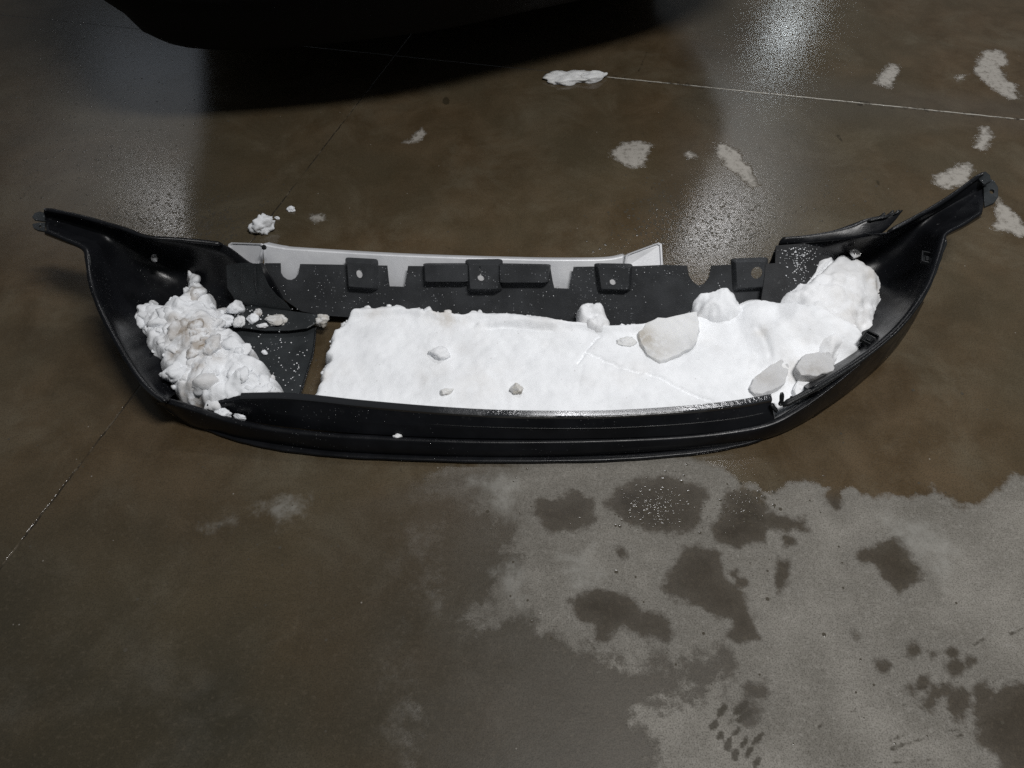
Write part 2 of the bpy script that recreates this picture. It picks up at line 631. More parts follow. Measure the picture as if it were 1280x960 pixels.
def sheet(name, plane, outline, holes, mat, parent, thick=0.003, off=0.0, warp=None):
    """a flat sheet with holes, its outline in plane coordinates"""
    vs, es = [], []
    for loop in [outline] + holes:
        k0 = len(vs)
        vs += [Vector((float(p[0]), float(p[1]))) for p in loop]
        es += [(k0 + k, k0 + (k + 1) % len(loop)) for k in range(len(loop))]
    co, _, fa, *_ = delaunay_2d_cdt(vs, es, [], 0, 1e-7)
    keep = []
    for f in fa:
        c = sum((co[k] for k in f), Vector((0, 0))) / len(f)
        if in_poly(c, outline) and not any(in_poly(c, h) for h in holes):
            keep.append(f)
    V = [plane.at(p[0], p[1], off + (warp(p) if warp else 0.0)) for p in co]
    o = mesh_obj(name, V, keep, mat, parent, smooth=False)
    solid(o, thick, -1 if True else 0)
    return o


# ------------------------------------------------------------------ the floor
def axis(segs):
    out = []
    for a, b, st in segs:
        out += list(np.arange(a, b - st * 0.5, st))
    out.append(segs[-1][1])
    return np.array(out)


def px_poly(pts):
    return [W(x, y, 0)[:2] for x, y in pts]


def px_disc(x, y, r, n=9, seed=0):
    g = np.random.default_rng(seed + int(x * 7 + y))
    return px_poly([(x + r * (0.75 + 0.5 * g.random()) * math.cos(2 * math.pi * k / n),
                     y + r * (0.75 + 0.5 * g.random()) * math.sin(2 * math.pi * k / n)) for k in range(n)])


def build_floor():
    xs = axis([(-40, -10, 10), (-10, -2, 1.0), (-2.0, 2.0, 0.0055), (2.0, 10, 1.0), (10, 40, 10)])
    ys = axis([(-20, -2, 3), (-2, 0.16, 0.27), (0.16, 0.80, 0.0036), (0.80, 2.75, 0.0062), (2.75, 10, 0.9), (10, 60, 10)])
    X, Y = np.meshgrid(xs, ys)
    n, m = X.shape
    x, y = X.ravel(), Y.ravel()

    def field(polys, base=None, margin=0.25):
        out = np.full(x.shape, -margin) if base is None else base
        for P in polys:
            P = np.array(P)
            lo, hi = P.min(0) - margin, P.max(0) + margin
            k = np.where((x > lo[0]) & (x < hi[0]) & (y > lo[1]) & (y < hi[1]))[0]
            if len(k):
                out[k] = np.maximum(out[k], np.clip(sdf_poly(x[k], y[k], P), -margin, margin))
        return out

    dry_px = [(380, 640), (560, 584), (660, 573), (780, 569), (840, 566), (905, 586), (925, 603), (945, 606), (953, 618), (966, 616),
              (985, 603), (1005, 597), (1018, 601), (1026, 611), (1065, 613), (1090, 621), (1130, 622), (1158, 618), (1166, 606),
              (1176, 616), (1200, 632), (1232, 626), (1250, 610), (1262, 595), (1400, 590), (1500, 1100), (300, 1100), (360, 800)]
    wet_isles = [
        [(755, 630), (770, 610), (800, 600), (830, 597), (870, 602), (880, 620), (875, 650), (860, 665), (830, 668), (800, 660), (770, 645)],
        [(662, 640), (675, 625), (690, 628), (710, 615), (740, 622), (742, 648), (720, 668), (690, 662)],
        [(905, 615), (930, 605), (955, 615), (960, 640), (985, 645), (1005, 650), (1008, 662), (985, 664), (960, 660), (950, 680), (920, 685), (895, 675), (888, 655), (905, 645)],
        [(855, 685), (870, 680), (900, 692), (903, 715), (915, 730), (930, 745), (945, 770), (947, 795), (925, 802), (908, 795), (915, 775), (890, 770), (875, 755), (845, 750), (828, 738), (832, 720)],
        [(710, 750), (730, 738), (770, 738), (790, 750), (800, 770), (830, 765), (842, 790), (835, 800), (800, 795), (780, 785), (765, 800), (745, 802), (740, 780), (718, 770)],
        [(1073, 690), (1085, 682), (1105, 678), (1130, 674), (1135, 690), (1150, 708), (1150, 722), (1125, 742), (1105, 725), (1092, 710), (1075, 702)],
        [(978, 700), (990, 697), (985, 720), (975, 738), (970, 728)],
        [(980, 672), (995, 670), (996, 682), (983, 684)],
        [(1232, 872), (1250, 858), (1300, 850), (1320, 990), (1260, 965), (1225, 935), (1218, 912)],
        [(1025, 617), (1045, 608), (1055, 625), (1048, 637), (1036, 632)],
    ]
    discs = [(1145, 815, 10), (1165, 820, 6), (1190, 815, 6), (1195, 835, 12), (1212, 831, 9), (1150, 852, 9), (1138, 858, 8),
             (1170, 868, 10), (1200, 880, 18), (1232, 868, 14), (1100, 832, 7), (1226, 888, 9), (943, 862, 13), (955, 860, 9),
             (940, 890, 14), (930, 880, 9), (917, 716, 5), (927, 727, 6), (776, 688, 6), (1070, 795, 5), (1185, 862, 8), (1163, 880, 9)]
    pxl = dict(dry=field([px_poly(dry_px)]))
    pxl['dryzone'] = np.clip(pxl['dry'] * 30 + .2, 0, 1)
    isl = field([px_poly(p) for p in wet_isles] + [px_disc(*d) for d in discs])
    tread = []
    g = np.random.default_rng(31)
    for col, (ox, oy, n_) in enumerate(((882, 893, 5), (903, 889, 6), (925, 884, 7))):   # the print of a treaded sole
        for k in range(n_):
            cx, cy = ox + k * (9.5 - col) + g.normal(0, 1.2), oy + k * 13 + g.normal(0, 1.2)
            a = math.radians(118 + col * 14 + g.normal(0, 7) - k * 3)
            w, h = 10 + g.normal(0, 1.8), 4.8 + g.normal(0, .8)
            if g.random() < .12: continue
            tread.append(px_poly([(cx + w * math.cos(t) * math.cos(a) - h * math.sin(t) * math.sin(a), cy + w * math.cos(t) * math.sin(a) + h * math.sin(t) * math.cos(a))
                                  for t in np.linspace(0, 2 * math.pi, 9, endpoint=False)]))
    pxl['dry'] = np.minimum(pxl['dry'], -isl)
    # slow drying towards the left and towards the photographer
    L = np.array([W(600, 650)[:2], W(720, 650)[:2]])
    sx_ = np.clip((x - L[0, 0]) / (L[1, 0] - L[0, 0]), -3, 3)
    pxl['soft'] = sx_
    salts = [
        [(765, 188), (780, 177), (800, 176), (818, 180), (812, 192), (805, 208), (792, 212), (778, 203), (766, 200)],
        [(892, 177), (905, 178), (920, 186), (935, 205), (948, 232), (940, 236), (925, 222), (905, 208), (897, 192)],
        [(1092, 104), (1105, 88), (1112, 77), (1124, 80), (1122, 100), (1112, 110)],
        [(1228, 64), (1245, 60), (1258, 68), (1262, 76), (1252, 86), (1258, 98), (1272, 108), (1275, 126), (1262, 124), (1248, 116), (1238, 110), (1218, 92), (1196, 100), (1198, 94), (1215, 88), (1222, 76)],
        [(1222, 160), (1236, 158), (1242, 172), (1230, 190), (1216, 185)],
        [(1196, 205), (1212, 200), (1218, 212), (1210, 232), (1180, 236), (1160, 230), (1170, 222)],
        [(1244, 240), (1256, 255), (1278, 272), (1285, 298), (1262, 292), (1243, 290)],
        [(500, 178), (515, 172), (527, 160), (532, 164), (526, 178), (512, 182)],
        [(388, 270), (402, 266), (406, 275), (394, 279)],
        [(855, 190), (862, 188), (868, 196), (860, 200)],
    ]
    pxl['damp'] = field([px_poly(q) for q in ([(520, 760), (640, 775), (690, 780), (720, 790), (760, 822), (790, 830), (830, 815), (900, 812), (925, 828), (905, 860), (860, 868), (830, 880), (805, 900), (815, 940), (800, 1000), (500, 1000)], [(540, 620), (640, 640), (650, 700), (620, 760), (540, 780)])])
    pxl['salt'] = field([px_poly(p) for p in salts])
    pxl['bloom'] = field([px_poly(p) for p in (
        [(345, 620), (388, 617), (395, 632), (368, 645), (345, 660), (338, 648), (318, 640), (322, 628)],
        [(253, 661), (268, 648), (290, 645), (290, 654), (266, 660)],
        [(590, 600), (625, 590), (660, 600), (652, 618), (645, 645), (628, 650), (606, 630)],
        [(615, 720), (640, 700), (665, 722), (652, 755), (630, 760)],
        [(690, 690), (740, 675), (760, 720), (720, 740)], [(1080, 640), (1160, 650), (1200, 690), (1180, 740), (1150, 700)],
        )])
    streaks = [(1022, 909, 1034, 904, 3), (1062, 891, 1072, 887, 3), (1075, 885, 1093, 880, 1.5), (1110, 926, 1135, 918, 4), (1112, 936, 1150, 925, 5), (1150, 925, 1167, 916, 2),
               (1155, 910, 1190, 897, 1.5), (1180, 915, 1235, 903, 1.5), (1140, 862, 1200, 852, 2), (1216, 808, 1230, 798, 3), (1230, 798, 1242, 788, 1.5),
               (1262, 793, 1280, 785, 4), (1010, 940, 1014, 938, 2), (1050, 958, 1110, 953, 1.5), (1115, 953, 1180, 948, 2), (1145, 878, 1152, 876, 2),
               (1128, 882, 1135, 880, 2), (1195, 922, 1215, 916, 4), (1240, 853, 1255, 843, 2), (830, 740, 838, 748, 2.5), (868, 643, 880, 655, 1.5), (498, 574, 502, 590, 2),
               (668, 588, 669, 592, 2), (386, 158, 388, 163, 1.5), (798, 90, 810, 62, 1.2), (884, 275, 893, 285, 3), (886, 285, 884, 300, 3), (1046, 168, 1054, 178, 3), (1095, 225, 1100, 232, 3)]
    sp_ = []
    for a, b, c, d, w in streaks:
        v = np.array([c - a, d - b], float); v /= np.linalg.norm(v); nn = np.array([-v[1], v[0]]) * (w * 0.5 + 0.6)
        sp_.append(px_poly([(a - nn[0], b - nn[1]), (c - nn[0] * .6, d - nn[1] * .6), (c + nn[0] * .6, d + nn[1] * .6), (a + nn[0], b + nn[1])]))
    g = np.random.default_rng(5)
    for k in range(26):                             # small dark specks
        sp_.append(px_disc(g.uniform(20, 1260), g.uniform(150, 940), g.uniform(1.3, 2.8), 7, k))
    sp_.append(px_disc(557, 126, 5, 9)); sp_.append(px_disc(1075, 130, 4)); sp_.append(px_disc(975, 62, 3.5))
    pxl['stain'] = np.maximum(field(sp_), field(tread) + .0006)

    def gauss(blobs):
        out = np.zeros(x.shape)
        for cx, cy, rx, ry, a in blobs:
            c, ex, ey = W(cx, cy)[:2], W(cx + rx, cy)[:2], W(cx, cy - ry)[:2]
            gx, gy = abs(ex[0] - c[0]), abs(ey[1] - c[1])
            out = np.maximum(out, a * np.exp(-((x - c[0]) / gx) ** 2 - ((y - c[1]) / gy) ** 2))
        return out
    P3 = np.c_[x, y, 0 * x]
    near = (np.abs(x) < 2.1) & (y > 0) & (y < 2.9)
    nz = np.zeros(x.shape)
    nz[near] = fbm(P3[near], 6, 4, 3)
    film_sheen = np.clip(field([px_poly([(850, -40), (1010, -40), (960, 60), (1000, 95), (1120, 110), (1300, 125), (1300, 158), (1180, 152), (1040, 150),
                                   (1012, 165), (1030, 205), (1010, 235), (985, 262), (965, 300), (950, 340), (800, 340), (850, 200), (868, 100)])]) * 9 + 0.55 + nz * 0.5, 0, 1)
    fl = np.clip(field([px_poly([(-60, -40), (240, -40), (240, 140), (290, 290), (150, 310), (60, 250), (-60, 200)])]) * 4 + 0.35 + nz * 0.6, 0, 1) * 0.55
    film_sheen = np.maximum(film_sheen, fl)
    film_sheen = np.maximum(film_sheen, gauss([(820, 890, 330, 120, 0.35), (330, 700, 330, 80, 0.2), (520, 850, 200, 120, 0.35)]) * np.clip(0.6 + nz, 0, 1))
    pxl['film_sheen'] = film_sheen  # water film; its mask also follows the edge of the reflected ceiling
    pxl['grime_or_shade'] = np.clip(gauss([(120, 960, 640, 300, 1.0), (420, 860, 330, 160, .8)]) * (0.85 + nz * .8), 0, .9)  # shadow of the person behind the camera, painted into the floor colour
    pxl['spark'] = np.clip(gauss([(225, 278, 75, 38, 1.0), (880, 292, 95, 48, 1.0), (980, 30, 90, 50, 0.7), (60, 80, 120, 80, 0.45), (140, 195, 120, 70, 0.4), (820, 635, 45, 30, 0.5), (930, 620, 30, 20, 0.5)])
                           * np.clip(0.75 + nz * 1.2, 0, 1), 0, 1)
    pxl['pool'] = gauss([(985, 45, 42, 22, 1.0)])
    a1, a2 = W(620, 82)[:2], W(1280, 149.5)[:2]
    e = (a2 - a1) / np.linalg.norm(a2 - a1)
    pxl['joint_a'] = (x - a1[0]) * -e[1] + (y - a1[1]) * e[0]
    t = (x - W(745, 95)[0])
    pxl['fill_a'] = np.clip(t * 25, 0, 1) * 0.9
    b1, b2 = W(490, 73)[:2], W(2, 708)[:2]
    e = (b2 - b1) / np.linalg.norm(b2 - b1)
    pxl['joint_b'] = (x - b1[0]) * -e[1] + (y - b1[1]) * e[0]
    me = bpy.data.meshes.new('floor')
    me.vertices.add(n * m)
    me.vertices.foreach_set('co', np.c_[x, y, 0 * x].astype(np.float32).ravel())
    i = np.arange((n - 1) * (m - 1))
    r, c = i // (m - 1), i % (m - 1)
    a = r * m + c
    idx = np.c_[a, a + 1, a + m + 1, a + m].astype(np.int32)
    me.loops.add(idx.size)
    me.loops.foreach_set('vertex_index', idx.ravel())
    me.polygons.add(len(idx))
    me.polygons.foreach_set('loop_start', np.arange(0, idx.size, 4, dtype=np.int32))
    me.update(calc_edges=True)
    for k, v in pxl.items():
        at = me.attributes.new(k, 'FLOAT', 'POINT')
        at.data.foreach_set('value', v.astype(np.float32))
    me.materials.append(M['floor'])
    o = bpy.data.objects.new('floor', me)
    C.objects.link(o)
    tag(o, kind='structure')


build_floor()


# ------------------------------------------------------------------ the parked car beyond
def build_car():
    root = empty('parked_car', (-0.6, 4.0, 0), 'black car parked behind the loose bumper, only its low nose in view', 'car')
    ax = np.array([-0.27, 0.963])                                   # the way the car points away
    front = catmull([(-0.98, 2.42), (-0.965, 2.12), (-0.90, 1.93), (-0.68, 1.875), (-0.26, 1.955), (0.0, 2.06), (0.20, 2.145), (0.40, 2.235), (0.55, 2.36), (0.615, 2.56)], 4)
    L = front[0] + ax * np.array([1.6]), front[0] + ax * 3.6
    R = front[-1] + ax * 1.4, front[-1] + ax * 3.4
    ring = np.vstack([front, R[0], R[1], R[1] + ax * .4 + np.array([-.25, 0]), L[1] + ax * .4 + np.array([.25, 0.0]), L[1], L[0]])
    cen = ring.mean(0)
    nf = len(front)

    def body(name, prof, mat, smooth=True, cap=True):
        V, F = [], []
        m = len(ring)
        for z, ins, lean in prof:
            for k, p in enumerate(ring - ax * 0.075):
                d = p - cen
                q = p - d / np.linalg.norm(d) * ins
                fr = 1.0 if k < nf else 0.0
                q = q + ax * lean * fr
                V.append((q[0], q[1], z))
        n = len(prof)
        F = grid_faces(n, m, True)
        if cap:
            F.append(tuple(range((n - 1) * m, n * m)))
            F.append(tuple(range(m - 1, -1, -1)))
        return mesh_obj(name, V, F, mat, root, smooth)
    body('bumper', [(0.225, 0.10, 0), (0.20, 0.03, 0), (0.215, 0.0, 0), (0.245, -0.03, 0), (0.30, -0.055, -0.005), (0.40, -0.13, -0.01), (0.49, -0.13, -0.005), (0.545, -0.11, 0.0), (0.558, -0.05, 0)], M['carblack'])
    body('body', [(0.562, -0.105, 0.0), (0.66, -0.12, 0.0), (0.8, -0.10, 0.0), (0.93, -0.06, 0.02), (1.0, 0.06, 0.06), (1.03, 0.12, 0.10)], M['paint'])
    body('cabin', [(1.035, 0.14, 0.16), (1.25, 0.18, 0.28), (1.5, 0.27, 0.42), (1.56, 0.4, 0.5), (1.575, 0.6, 0.6)], M['glass'])
    # underbody and wheels
    bm = bmesh.new()
    und = [p + (cen - p) * 0.13 for p in ring]
    lo = [bm.verts.new((p[0], p[1], 0.19)) for p in und]
    hi = [bm.verts.new((p[0], p[1], 0.222)) for p in und]
    bm.faces.new(lo); bm.faces.new(hi)
    for k in range(len(und)):
        bm.faces.new((lo[k], lo[(k + 1) % len(und)], hi[(k + 1) % len(und)], hi[k]))
    bm_obj('undertray', bm, M['carblack'], root)
    ang = math.atan2(ax[1], ax[0])
    for base, inw in ((front[0], 1), (front[-1], -1)):
        c = np.array([base[0], base[1]]) + ax * 0.55 + np.array([0.963, 0.27]) * 0.12 * inw
        prof = [(0.22, -0.10), (0.30, -0.108), (0.325, -0.085), (0.33, 0), (0.325, 0.085), (0.30, 0.108), (0.22, 0.10)]
        V, ns = [], 36
        sd = np.array([ax[1], -ax[0]])
        for k in range(ns):
            t = 2 * math.pi * k / ns
            for r, w in prof:
                q = c + sd * w + ax * r * math.cos(t)
                V.append((q[0], q[1], 0.33 + r * math.sin(t)))
        m = len(prof)
        F = [(k * m + j, k * m + j + 1, ((k + 1) % ns) * m + j + 1, ((k + 1) % ns) * m + j) for k in range(ns) for j in range(m - 1)]
        wheel = mesh_obj('wheel', V, F, M['rubber'], root)
        V = []
        for k in range(ns):
            t = 2 * math.pi * k / ns
            for r, w in ((0.222, 0.09), (0.2, 0.04), (0.06, 0.06), (0.0, 0.06)):
                q = c - sd * w * inw + ax * r * math.cos(t) * (1 - 0.0)
                V.append((q[0], q[1], 0.33 + r * math.sin(t)))
        F = [(k * 4 + j, k * 4 + j + 1, ((k + 1) % ns) * 4 + j + 1, ((k + 1) % ns) * 4 + j) for k in range(ns) for j in range(3)]
        mesh_obj('rim', V, F, M['alloy'], wheel)
    return root


build_car()

# ------------------------------------------------------------------ the bumper cover
cover = empty('bumper_cover', tuple(W(640, 470, 0)), 'torn black plastic car bumper cover lying open side up, filled with snow', 'bumper')


def PX(rows):
    return [[W(*p) for p in r] for r in rows]


FP = Plane(W(345, 386, 0.035), W(900, 402, 0.035), W(640, 333, 0.115))


def uvpx(pl, pts):
    return [pl.uv(pl.px(x, y)) for x, y in pts]


# rear flange with its notches, mounting bosses and holes
flange_px = [(331, 329), (350.5, 329), (351, 341), (354, 346), (359, 349.5), (364, 350), (369, 347.5), (373, 342), (375, 330),
             (484, 332), (486, 352), (487, 358), (505, 358.5), (507, 352), (510, 332.5), (688, 334), (691, 352), (693, 360), (712, 361), (714, 352), (717, 333.5),
             (800, 332.5), (832, 331), (859, 332), (861, 344), (866, 352), (873, 357), (880, 355), (886, 347), (889, 332),
             (930, 330), (958, 329), (956, 350), (952, 380), (950, 402), (900, 418), (800, 424), (720, 414), (600, 406), (480, 400), (400, 394), (376, 389),
             (360, 378), (348, 368), (339, 356), (333, 342)]
bosses = [((434, 328), (465, 330), (466, 360), (436, 358), 0.018, (449.5, 341.5), 4.2, 6.0, (6, 4)),
          ((586, 331), (622, 331), (622, 361), (588, 361), 0.021, (601.5, 346.5), 4.6, 4.6, (3, 9)),
          ((748, 334), (787, 335), (785, 362), (752, 361), 0.016, (766.5, 351.5), 4.2, 4.6, (3, 6)),
          ((920, 328), (958, 327), (957, 358), (922, 360), 0.014, (946, 341), 7.0, 7.5, (3, 5))]
holes_under = []
for q in bosses:
    cx, cy = q[5]
    holes_under.append(uvpx(FP, [(cx - 11, cy - 10), (cx + 11, cy - 10), (cx + 11, cy + 9), (cx - 11, cy + 9)]))
fl = sheet('rear_flange', FP, uvpx(FP, flange_px), holes_under, M['textured'], cover, 0.003)
bevel(fl, 0.0012, 2)


def boss(name, corners, h, hole, hrx, hry, spread, slit=False, mat=None):
    """a raised hollow box standing on the flange, a hole through its top"""
    top_pl = FP.shifted(h)
    topc = uvpx(top_pl, corners)
    cen = sum(topc) / 4
    # round the corners of the top
    top = []
    for k in range(4):
        a, b, c = topc[k - 1], topc[k], topc[(k + 1) % 4]
        for t in (0.12, 0.04):
            top.append(b + (a - b) * t)
        for t in (0.04, 0.12):
            top.append(b + (c - b) * t)
    hc = top_pl.uv(top_pl.px(*hole)) if hole else None
    holes = []
    if hole:
        ex = abs((top_pl.uv(top_pl.px(hole[0] + hrx, hole[1])) - hc)[0])
        ey = abs((top_pl.uv(top_pl.px(hole[0], hole[1] + hry)) - hc)[1])
        loop = [np.array([hc[0] + ex * math.cos(2 * math.pi * k / 18), hc[1] + ey * math.sin(2 * math.pi * k / 18)]) for k in range(18)]
        if slit:
            ev = uvpx(top_pl, [(600.5, 333), (599.2, 333)])
            mid = uvpx(top_pl, [(601.3, 339), (599.8, 339)])
            loop = loop[:5] + [hc + np.array([ex * .16, ey * .98]), mid[0], ev[0], ev[1], mid[1], hc + np.array([-ex * .16, ey * .98])] + loop[5:]
        holes = [loop]
    vs, es = [], []
    for lp in [top] + holes:
        k0 = len(vs)
        vs += [Vector((float(p[0]), float(p[1]))) for p in lp]
        es += [(k0 + k, k0 + (k + 1) % len(lp)) for k in range(len(lp))]
    co, _, fa, *_ = delaunay_2d_cdt(vs, es, [], 0, 1e-7)
    fa = [f for f in fa if in_poly(sum((co[k] for k in f), Vector((0, 0))) / 3, top) and not any(in_poly(sum((co[k] for k in f), Vector((0, 0))) / 3, hh) for hh in holes)]
    V = [FP.at(p[0], p[1], h) for p in co]
    k0 = len(V)
    nt_ = len(top)
    mid_, base = [], []
    for p in top:
        d = (p - cen)
        d = d / np.linalg.norm(d)
        mid_.append(FP.at(*(p + d * 0.0022), h - 0.003))
    for p in top:
        d = p - cen
        d = d / np.linalg.norm(d)
        base.append(FP.at(*(p + d * (0.003 + 0.0011 * np.abs(d) @ np.array(spread))), -0.001))
    V += mid_ + base
    F = list(fa)
    for k in range(nt_):
        a, b = k, (k + 1) % nt_
        F.append((a, b, k0 + b, k0 + a))
        F.append((k0 + a, k0 + b, k0 + nt_ + b, k0 + nt_ + a))
    o = mesh_obj(name, V, F, mat or M['textured'], cover, False)
    solid(o, 0.002, -1)
    bevel(o, 0.0012, 2)
    return o


for k, q in enumerate(bosses):
    boss('mounting_boss', q[:4], q[4], q[5], q[6], q[7], q[8], slit=(k == 1))
# the long raised bar either side of the middle boss
boss('raised_bar', ((531, 332), (584, 332), (584, 352), (532, 352)), 0.018, None, 0, 0, (2, 4))
boss('raised_bar', ((625, 332), (685, 333), (683, 353), (625, 353)), 0.018, None, 0, 0, (2, 4))

# left and right corners: lofted bowls; each station runs from the ground outside, over the rim, across the hollow to the back rim
left = PX([
    [(57, 293, .185), (56, 291, .20), (58, 288, .205), (57, 281, .195), (56, 275, .19), (55, 270, .192), (55, 265, .20), (56, 261, .21)],
    [(82, 303, .17), (80, 301, .195), (82, 298, .20), (86, 292, .185), (90, 286, .18), (94, 281, .18), (99, 276, .19), (102, 272, .205)],
    [(108, 313, .15), (103, 312, .19), (108, 309, .195), (118, 305, .175), (128, 300, .165), (138, 295, .165), (147, 290, .175), (152, 286, .195)],
    [(116, 328, .10), (107, 325, .18), (113, 325, .185), (130, 325, .15), (150, 318, .13), (165, 310, .13), (178, 304, .15), (184, 297, .185)],
    [(128, 362, .05), (112, 352, .165), (118, 352, .17), (140, 352, .12), (170, 345, .085), (195, 332, .075), (215, 321, .10), (222, 300, .17)],
    [(140, 398, .03), (124, 388, .14), (130, 387, .145), (152, 382, .09), (195, 368, .05), (230, 350, .045), (250, 334, .08), (255, 303, .155)],
    [(160, 440, .02), (145, 430, .12), (151, 428, .125), (172, 420, .07), (220, 400, .03), (262, 372, .03), (285, 350, .055), (282, 307, .145)],
    [(180, 476, .012), (166, 465, .105), (172, 463, .11), (192, 452, .055), (245, 425, .02), (300, 390, .022), (312, 378, .04), (312, 328, .125)],
    [(200, 503, .01), (186, 490, .09), (192, 488, .095), (210, 478, .045), (270, 450, .012), (335, 405, .014), (348, 388, .03), (327, 329, .118)],
    [(216, 516, .01), (206, 504, .08), (211, 501, .085), (224, 490, .035), (290, 468, .01), (360, 415, .012), (362, 390, .03), (330, 329.5, .1165)],
])
lc = loft('corner_panel', left, M['plastic'], cover, 5, 3, 0.003)
lc['label'] = 'left corner panel with a narrow arm, snow heaped in its hollow'
right = PX([
    [(1226, 271, .19), (1226, 268, .21), (1228, 264, .215), (1229, 255, .205), (1230, 245, .20), (1230, 235, .20), (1230, 226, .21), (1228, 217, .225)],
    [(1203, 285, .17), (1205, 282, .205), (1204, 279, .21), (1198, 272, .19), (1192, 264, .185), (1188, 256, .185), (1187, 254, .195), (1184, 249, .215)],
    [(1180, 297, .15), (1184, 293, .2), (1182, 291, .205), (1172, 288, .18), (1160, 283, .165), (1150, 278, .165), (1143, 278, .18), (1143, 273, .205)],
    [(1174, 308, .10), (1181, 302, .195), (1175, 302, .2), (1160, 303, .16), (1140, 302, .13), (1122, 298, .13), (1112, 298, .15), (1108, 291, .19)],
    [(1162, 342, .05), (1172, 330, .18), (1166, 330, .185), (1148, 332, .13), (1118, 330, .08), (1090, 322, .075), (1075, 314, .10), (1074, 292, .175)],
    [(1152, 376, .03), (1160, 362, .16), (1153, 361, .165), (1135, 360, .11), (1095, 358, .05), (1055, 345, .05), (1035, 332, .08), (1035, 299, .165)],
    [(1134, 414, .02), (1136, 398, .14), (1129, 396, .145), (1110, 394, .085), (1065, 390, .03), (1020, 365, .035), (1000, 348, .07), (1004, 304, .155)],
    [(1106, 450, .012), (1105, 430, .12), (1098, 427, .125), (1080, 424, .065), (1035, 410, .02), (990, 385, .025), (973, 372, .05), (974, 306, .15)],
    [(1064, 487, .01), (1060, 463, .1), (1053, 460, .105), (1040, 455, .05), (1005, 440, .014), (965, 405, .016), (952, 396, .04), (962, 328, .118)],
    [(1018, 520, .008), (1015, 490, .09), (1010, 486, .094), (1000, 480, .045), (980, 465, .01), (950, 420, .012), (945, 402, .03), (957, 329, .116)],
])
rc = loft('corner_panel', right, M['plastic'], cover, 5, 3, 0.003)
rc['label'] = 'right corner panel with a long upturned arm'

# rim strips along the two corners: a proud worn edge


def strip(name, pts, w, h, mat, n=5, taper=True):
    """a low bar along a path"""
    P = catmull([W(*p) for p in pts], n)
    V = []
    for k, p in enumerate(P):
        t = P[min(k + 1, len(P) - 1)] - P[max(k - 1, 0)]
        s = np.array([t[1], -t[0], 0.0]); s /= np.linalg.norm(s) + 1e-9
        up = np.array([0, 0, 1.0])
        j = 1 + 0.12 * math.sin(k * 1.7) * math.sin(k * 0.61)
        e = 0.6 if taper and k in (0, len(P) - 1) else 1.0
        for a, b in ((-1, -.4), (-1, .75), (-.5, 1), (.5, 1), (1, .7), (1, -.4)):
            V.append(p + s * a * w * .5 * j * e + up * b * h * .5 * e)
    m = 6
    F = grid_faces(len(P), m, True) + [tuple(range(m)), tuple(range(len(V) - m, len(V)))]
    return mesh_obj(name, V, F, mat, cover, True)


strip('rim_strip', [(110, 318, .19), (114, 352, .17), (126, 388, .147), (147, 429, .127), (168, 464, .112), (188, 489, .097), (208, 503, .085)], 0.010, 0.008, M['rim'])
strip('rim_strip', [(1181, 300, .199), (1170, 330, .186), (1157, 362, .167), (1133, 398, .147), (1102, 429, .127), (1057, 462, .107), (1014, 488, .096), (978, 507, .087)], 0.011, 0.008, M['rim'])
strip('edge_fold', [(56, 262, .212), (102, 272, .207), (152, 286, .197), (184, 297, .187), (222, 300, .172), (255, 303, .157), (278, 306, .147)], 0.008, 0.010, M['plastic'])
strip('edge_fold', [(1228, 217, .227), (1184, 249, .217), (1143, 273, .207), (1110, 290, .193)], 0.008, 0.010, M['plastic'])

# torn flange that sticks up at the right
tp = Plane(W(977, 303, .158), W(1090, 284, .185), W(1040, 287, .175))
tf = loft('torn_flange', PX([
    [(973, 306, .152), (975, 301, .160), (979, 296.5, .165)],
    [(1005, 304, .157), (1006, 299, .163), (1008, 294, .168)],
    [(1040, 301, .163), (1040, 295, .170), (1040, 288.5, .176)],
    [(1070, 298, .170), (1067, 290, .178), (1064, 280.5, .185)],
    [(1092, 294, .175), (1090, 283, .186), (1084, 273, .196)],
    [(1104, 290, .178), (1108, 279, .190), (1108, 268.5, .200)],
    [(1118, 276, .192), (1120, 270, .198), (1122, 265.5, .203)],
    [(1126, 265, .201), (1127, 264, .202), (1128, 262.5, .204)]]), M['plastic'], cover, 4, 2, 0.003)
for a, b in (((1108, 270, .200), (1117, 263.5, .209)), ((1098, 272, .198), (1106, 266.5, .206)), ((1116, 268, .202), (1124, 263, .209))):
    strip('torn_shred', [a, ((a[0] + b[0]) / 2, (a[1] + b[1]) / 2 + .7, (a[2] + b[2]) / 2), b], 0.005, 0.004, M['rim'], 3)
strip('torn_shred', [(1085, 276, .196), (1098, 273, .2), (1112, 270, .203)], 0.006, 0.004, M['rim'], 3)

# the floor of the left hollow: a panel with a stepped ledge
fp = Plane(W(250, 450, .018), W(380, 450, .020), W(320, 400, .020))
panel_px = [(268, 404), (300, 409), (340, 412), (372, 409), (394, 407), (395, 416), (391, 438), (386, 455), (380, 478), (373, 500), (371, 520), (250, 520), (216, 500), (208, 478), (225, 440)]
ip = sheet('inner_panel', fp, uvpx(fp, panel_px), [], M['panel'], cover, 0.003)
lp_ = Plane(W(300, 402, .036), W(380, 404, .036), W(340, 388, .040))
le = sheet('ledge', lp_, uvpx(lp_, [(286, 384), (312, 382), (345, 386), (376, 390), (408, 394), (405, 402), (395, 404), (384, 410), (360, 413), (330, 413), (300, 409), (284, 403)]), [], M['panel'], cover, 0.004)
bevel(le, 0.0015)
# worn edge of the panel where the opening was broken out
strip('broken_edge', [(395, 409, .022), (392, 438, .022), (387, 455, .021), (380, 478, .021), (373, 500, .02)], 0.0035, 0.004, M['rim'], 4)

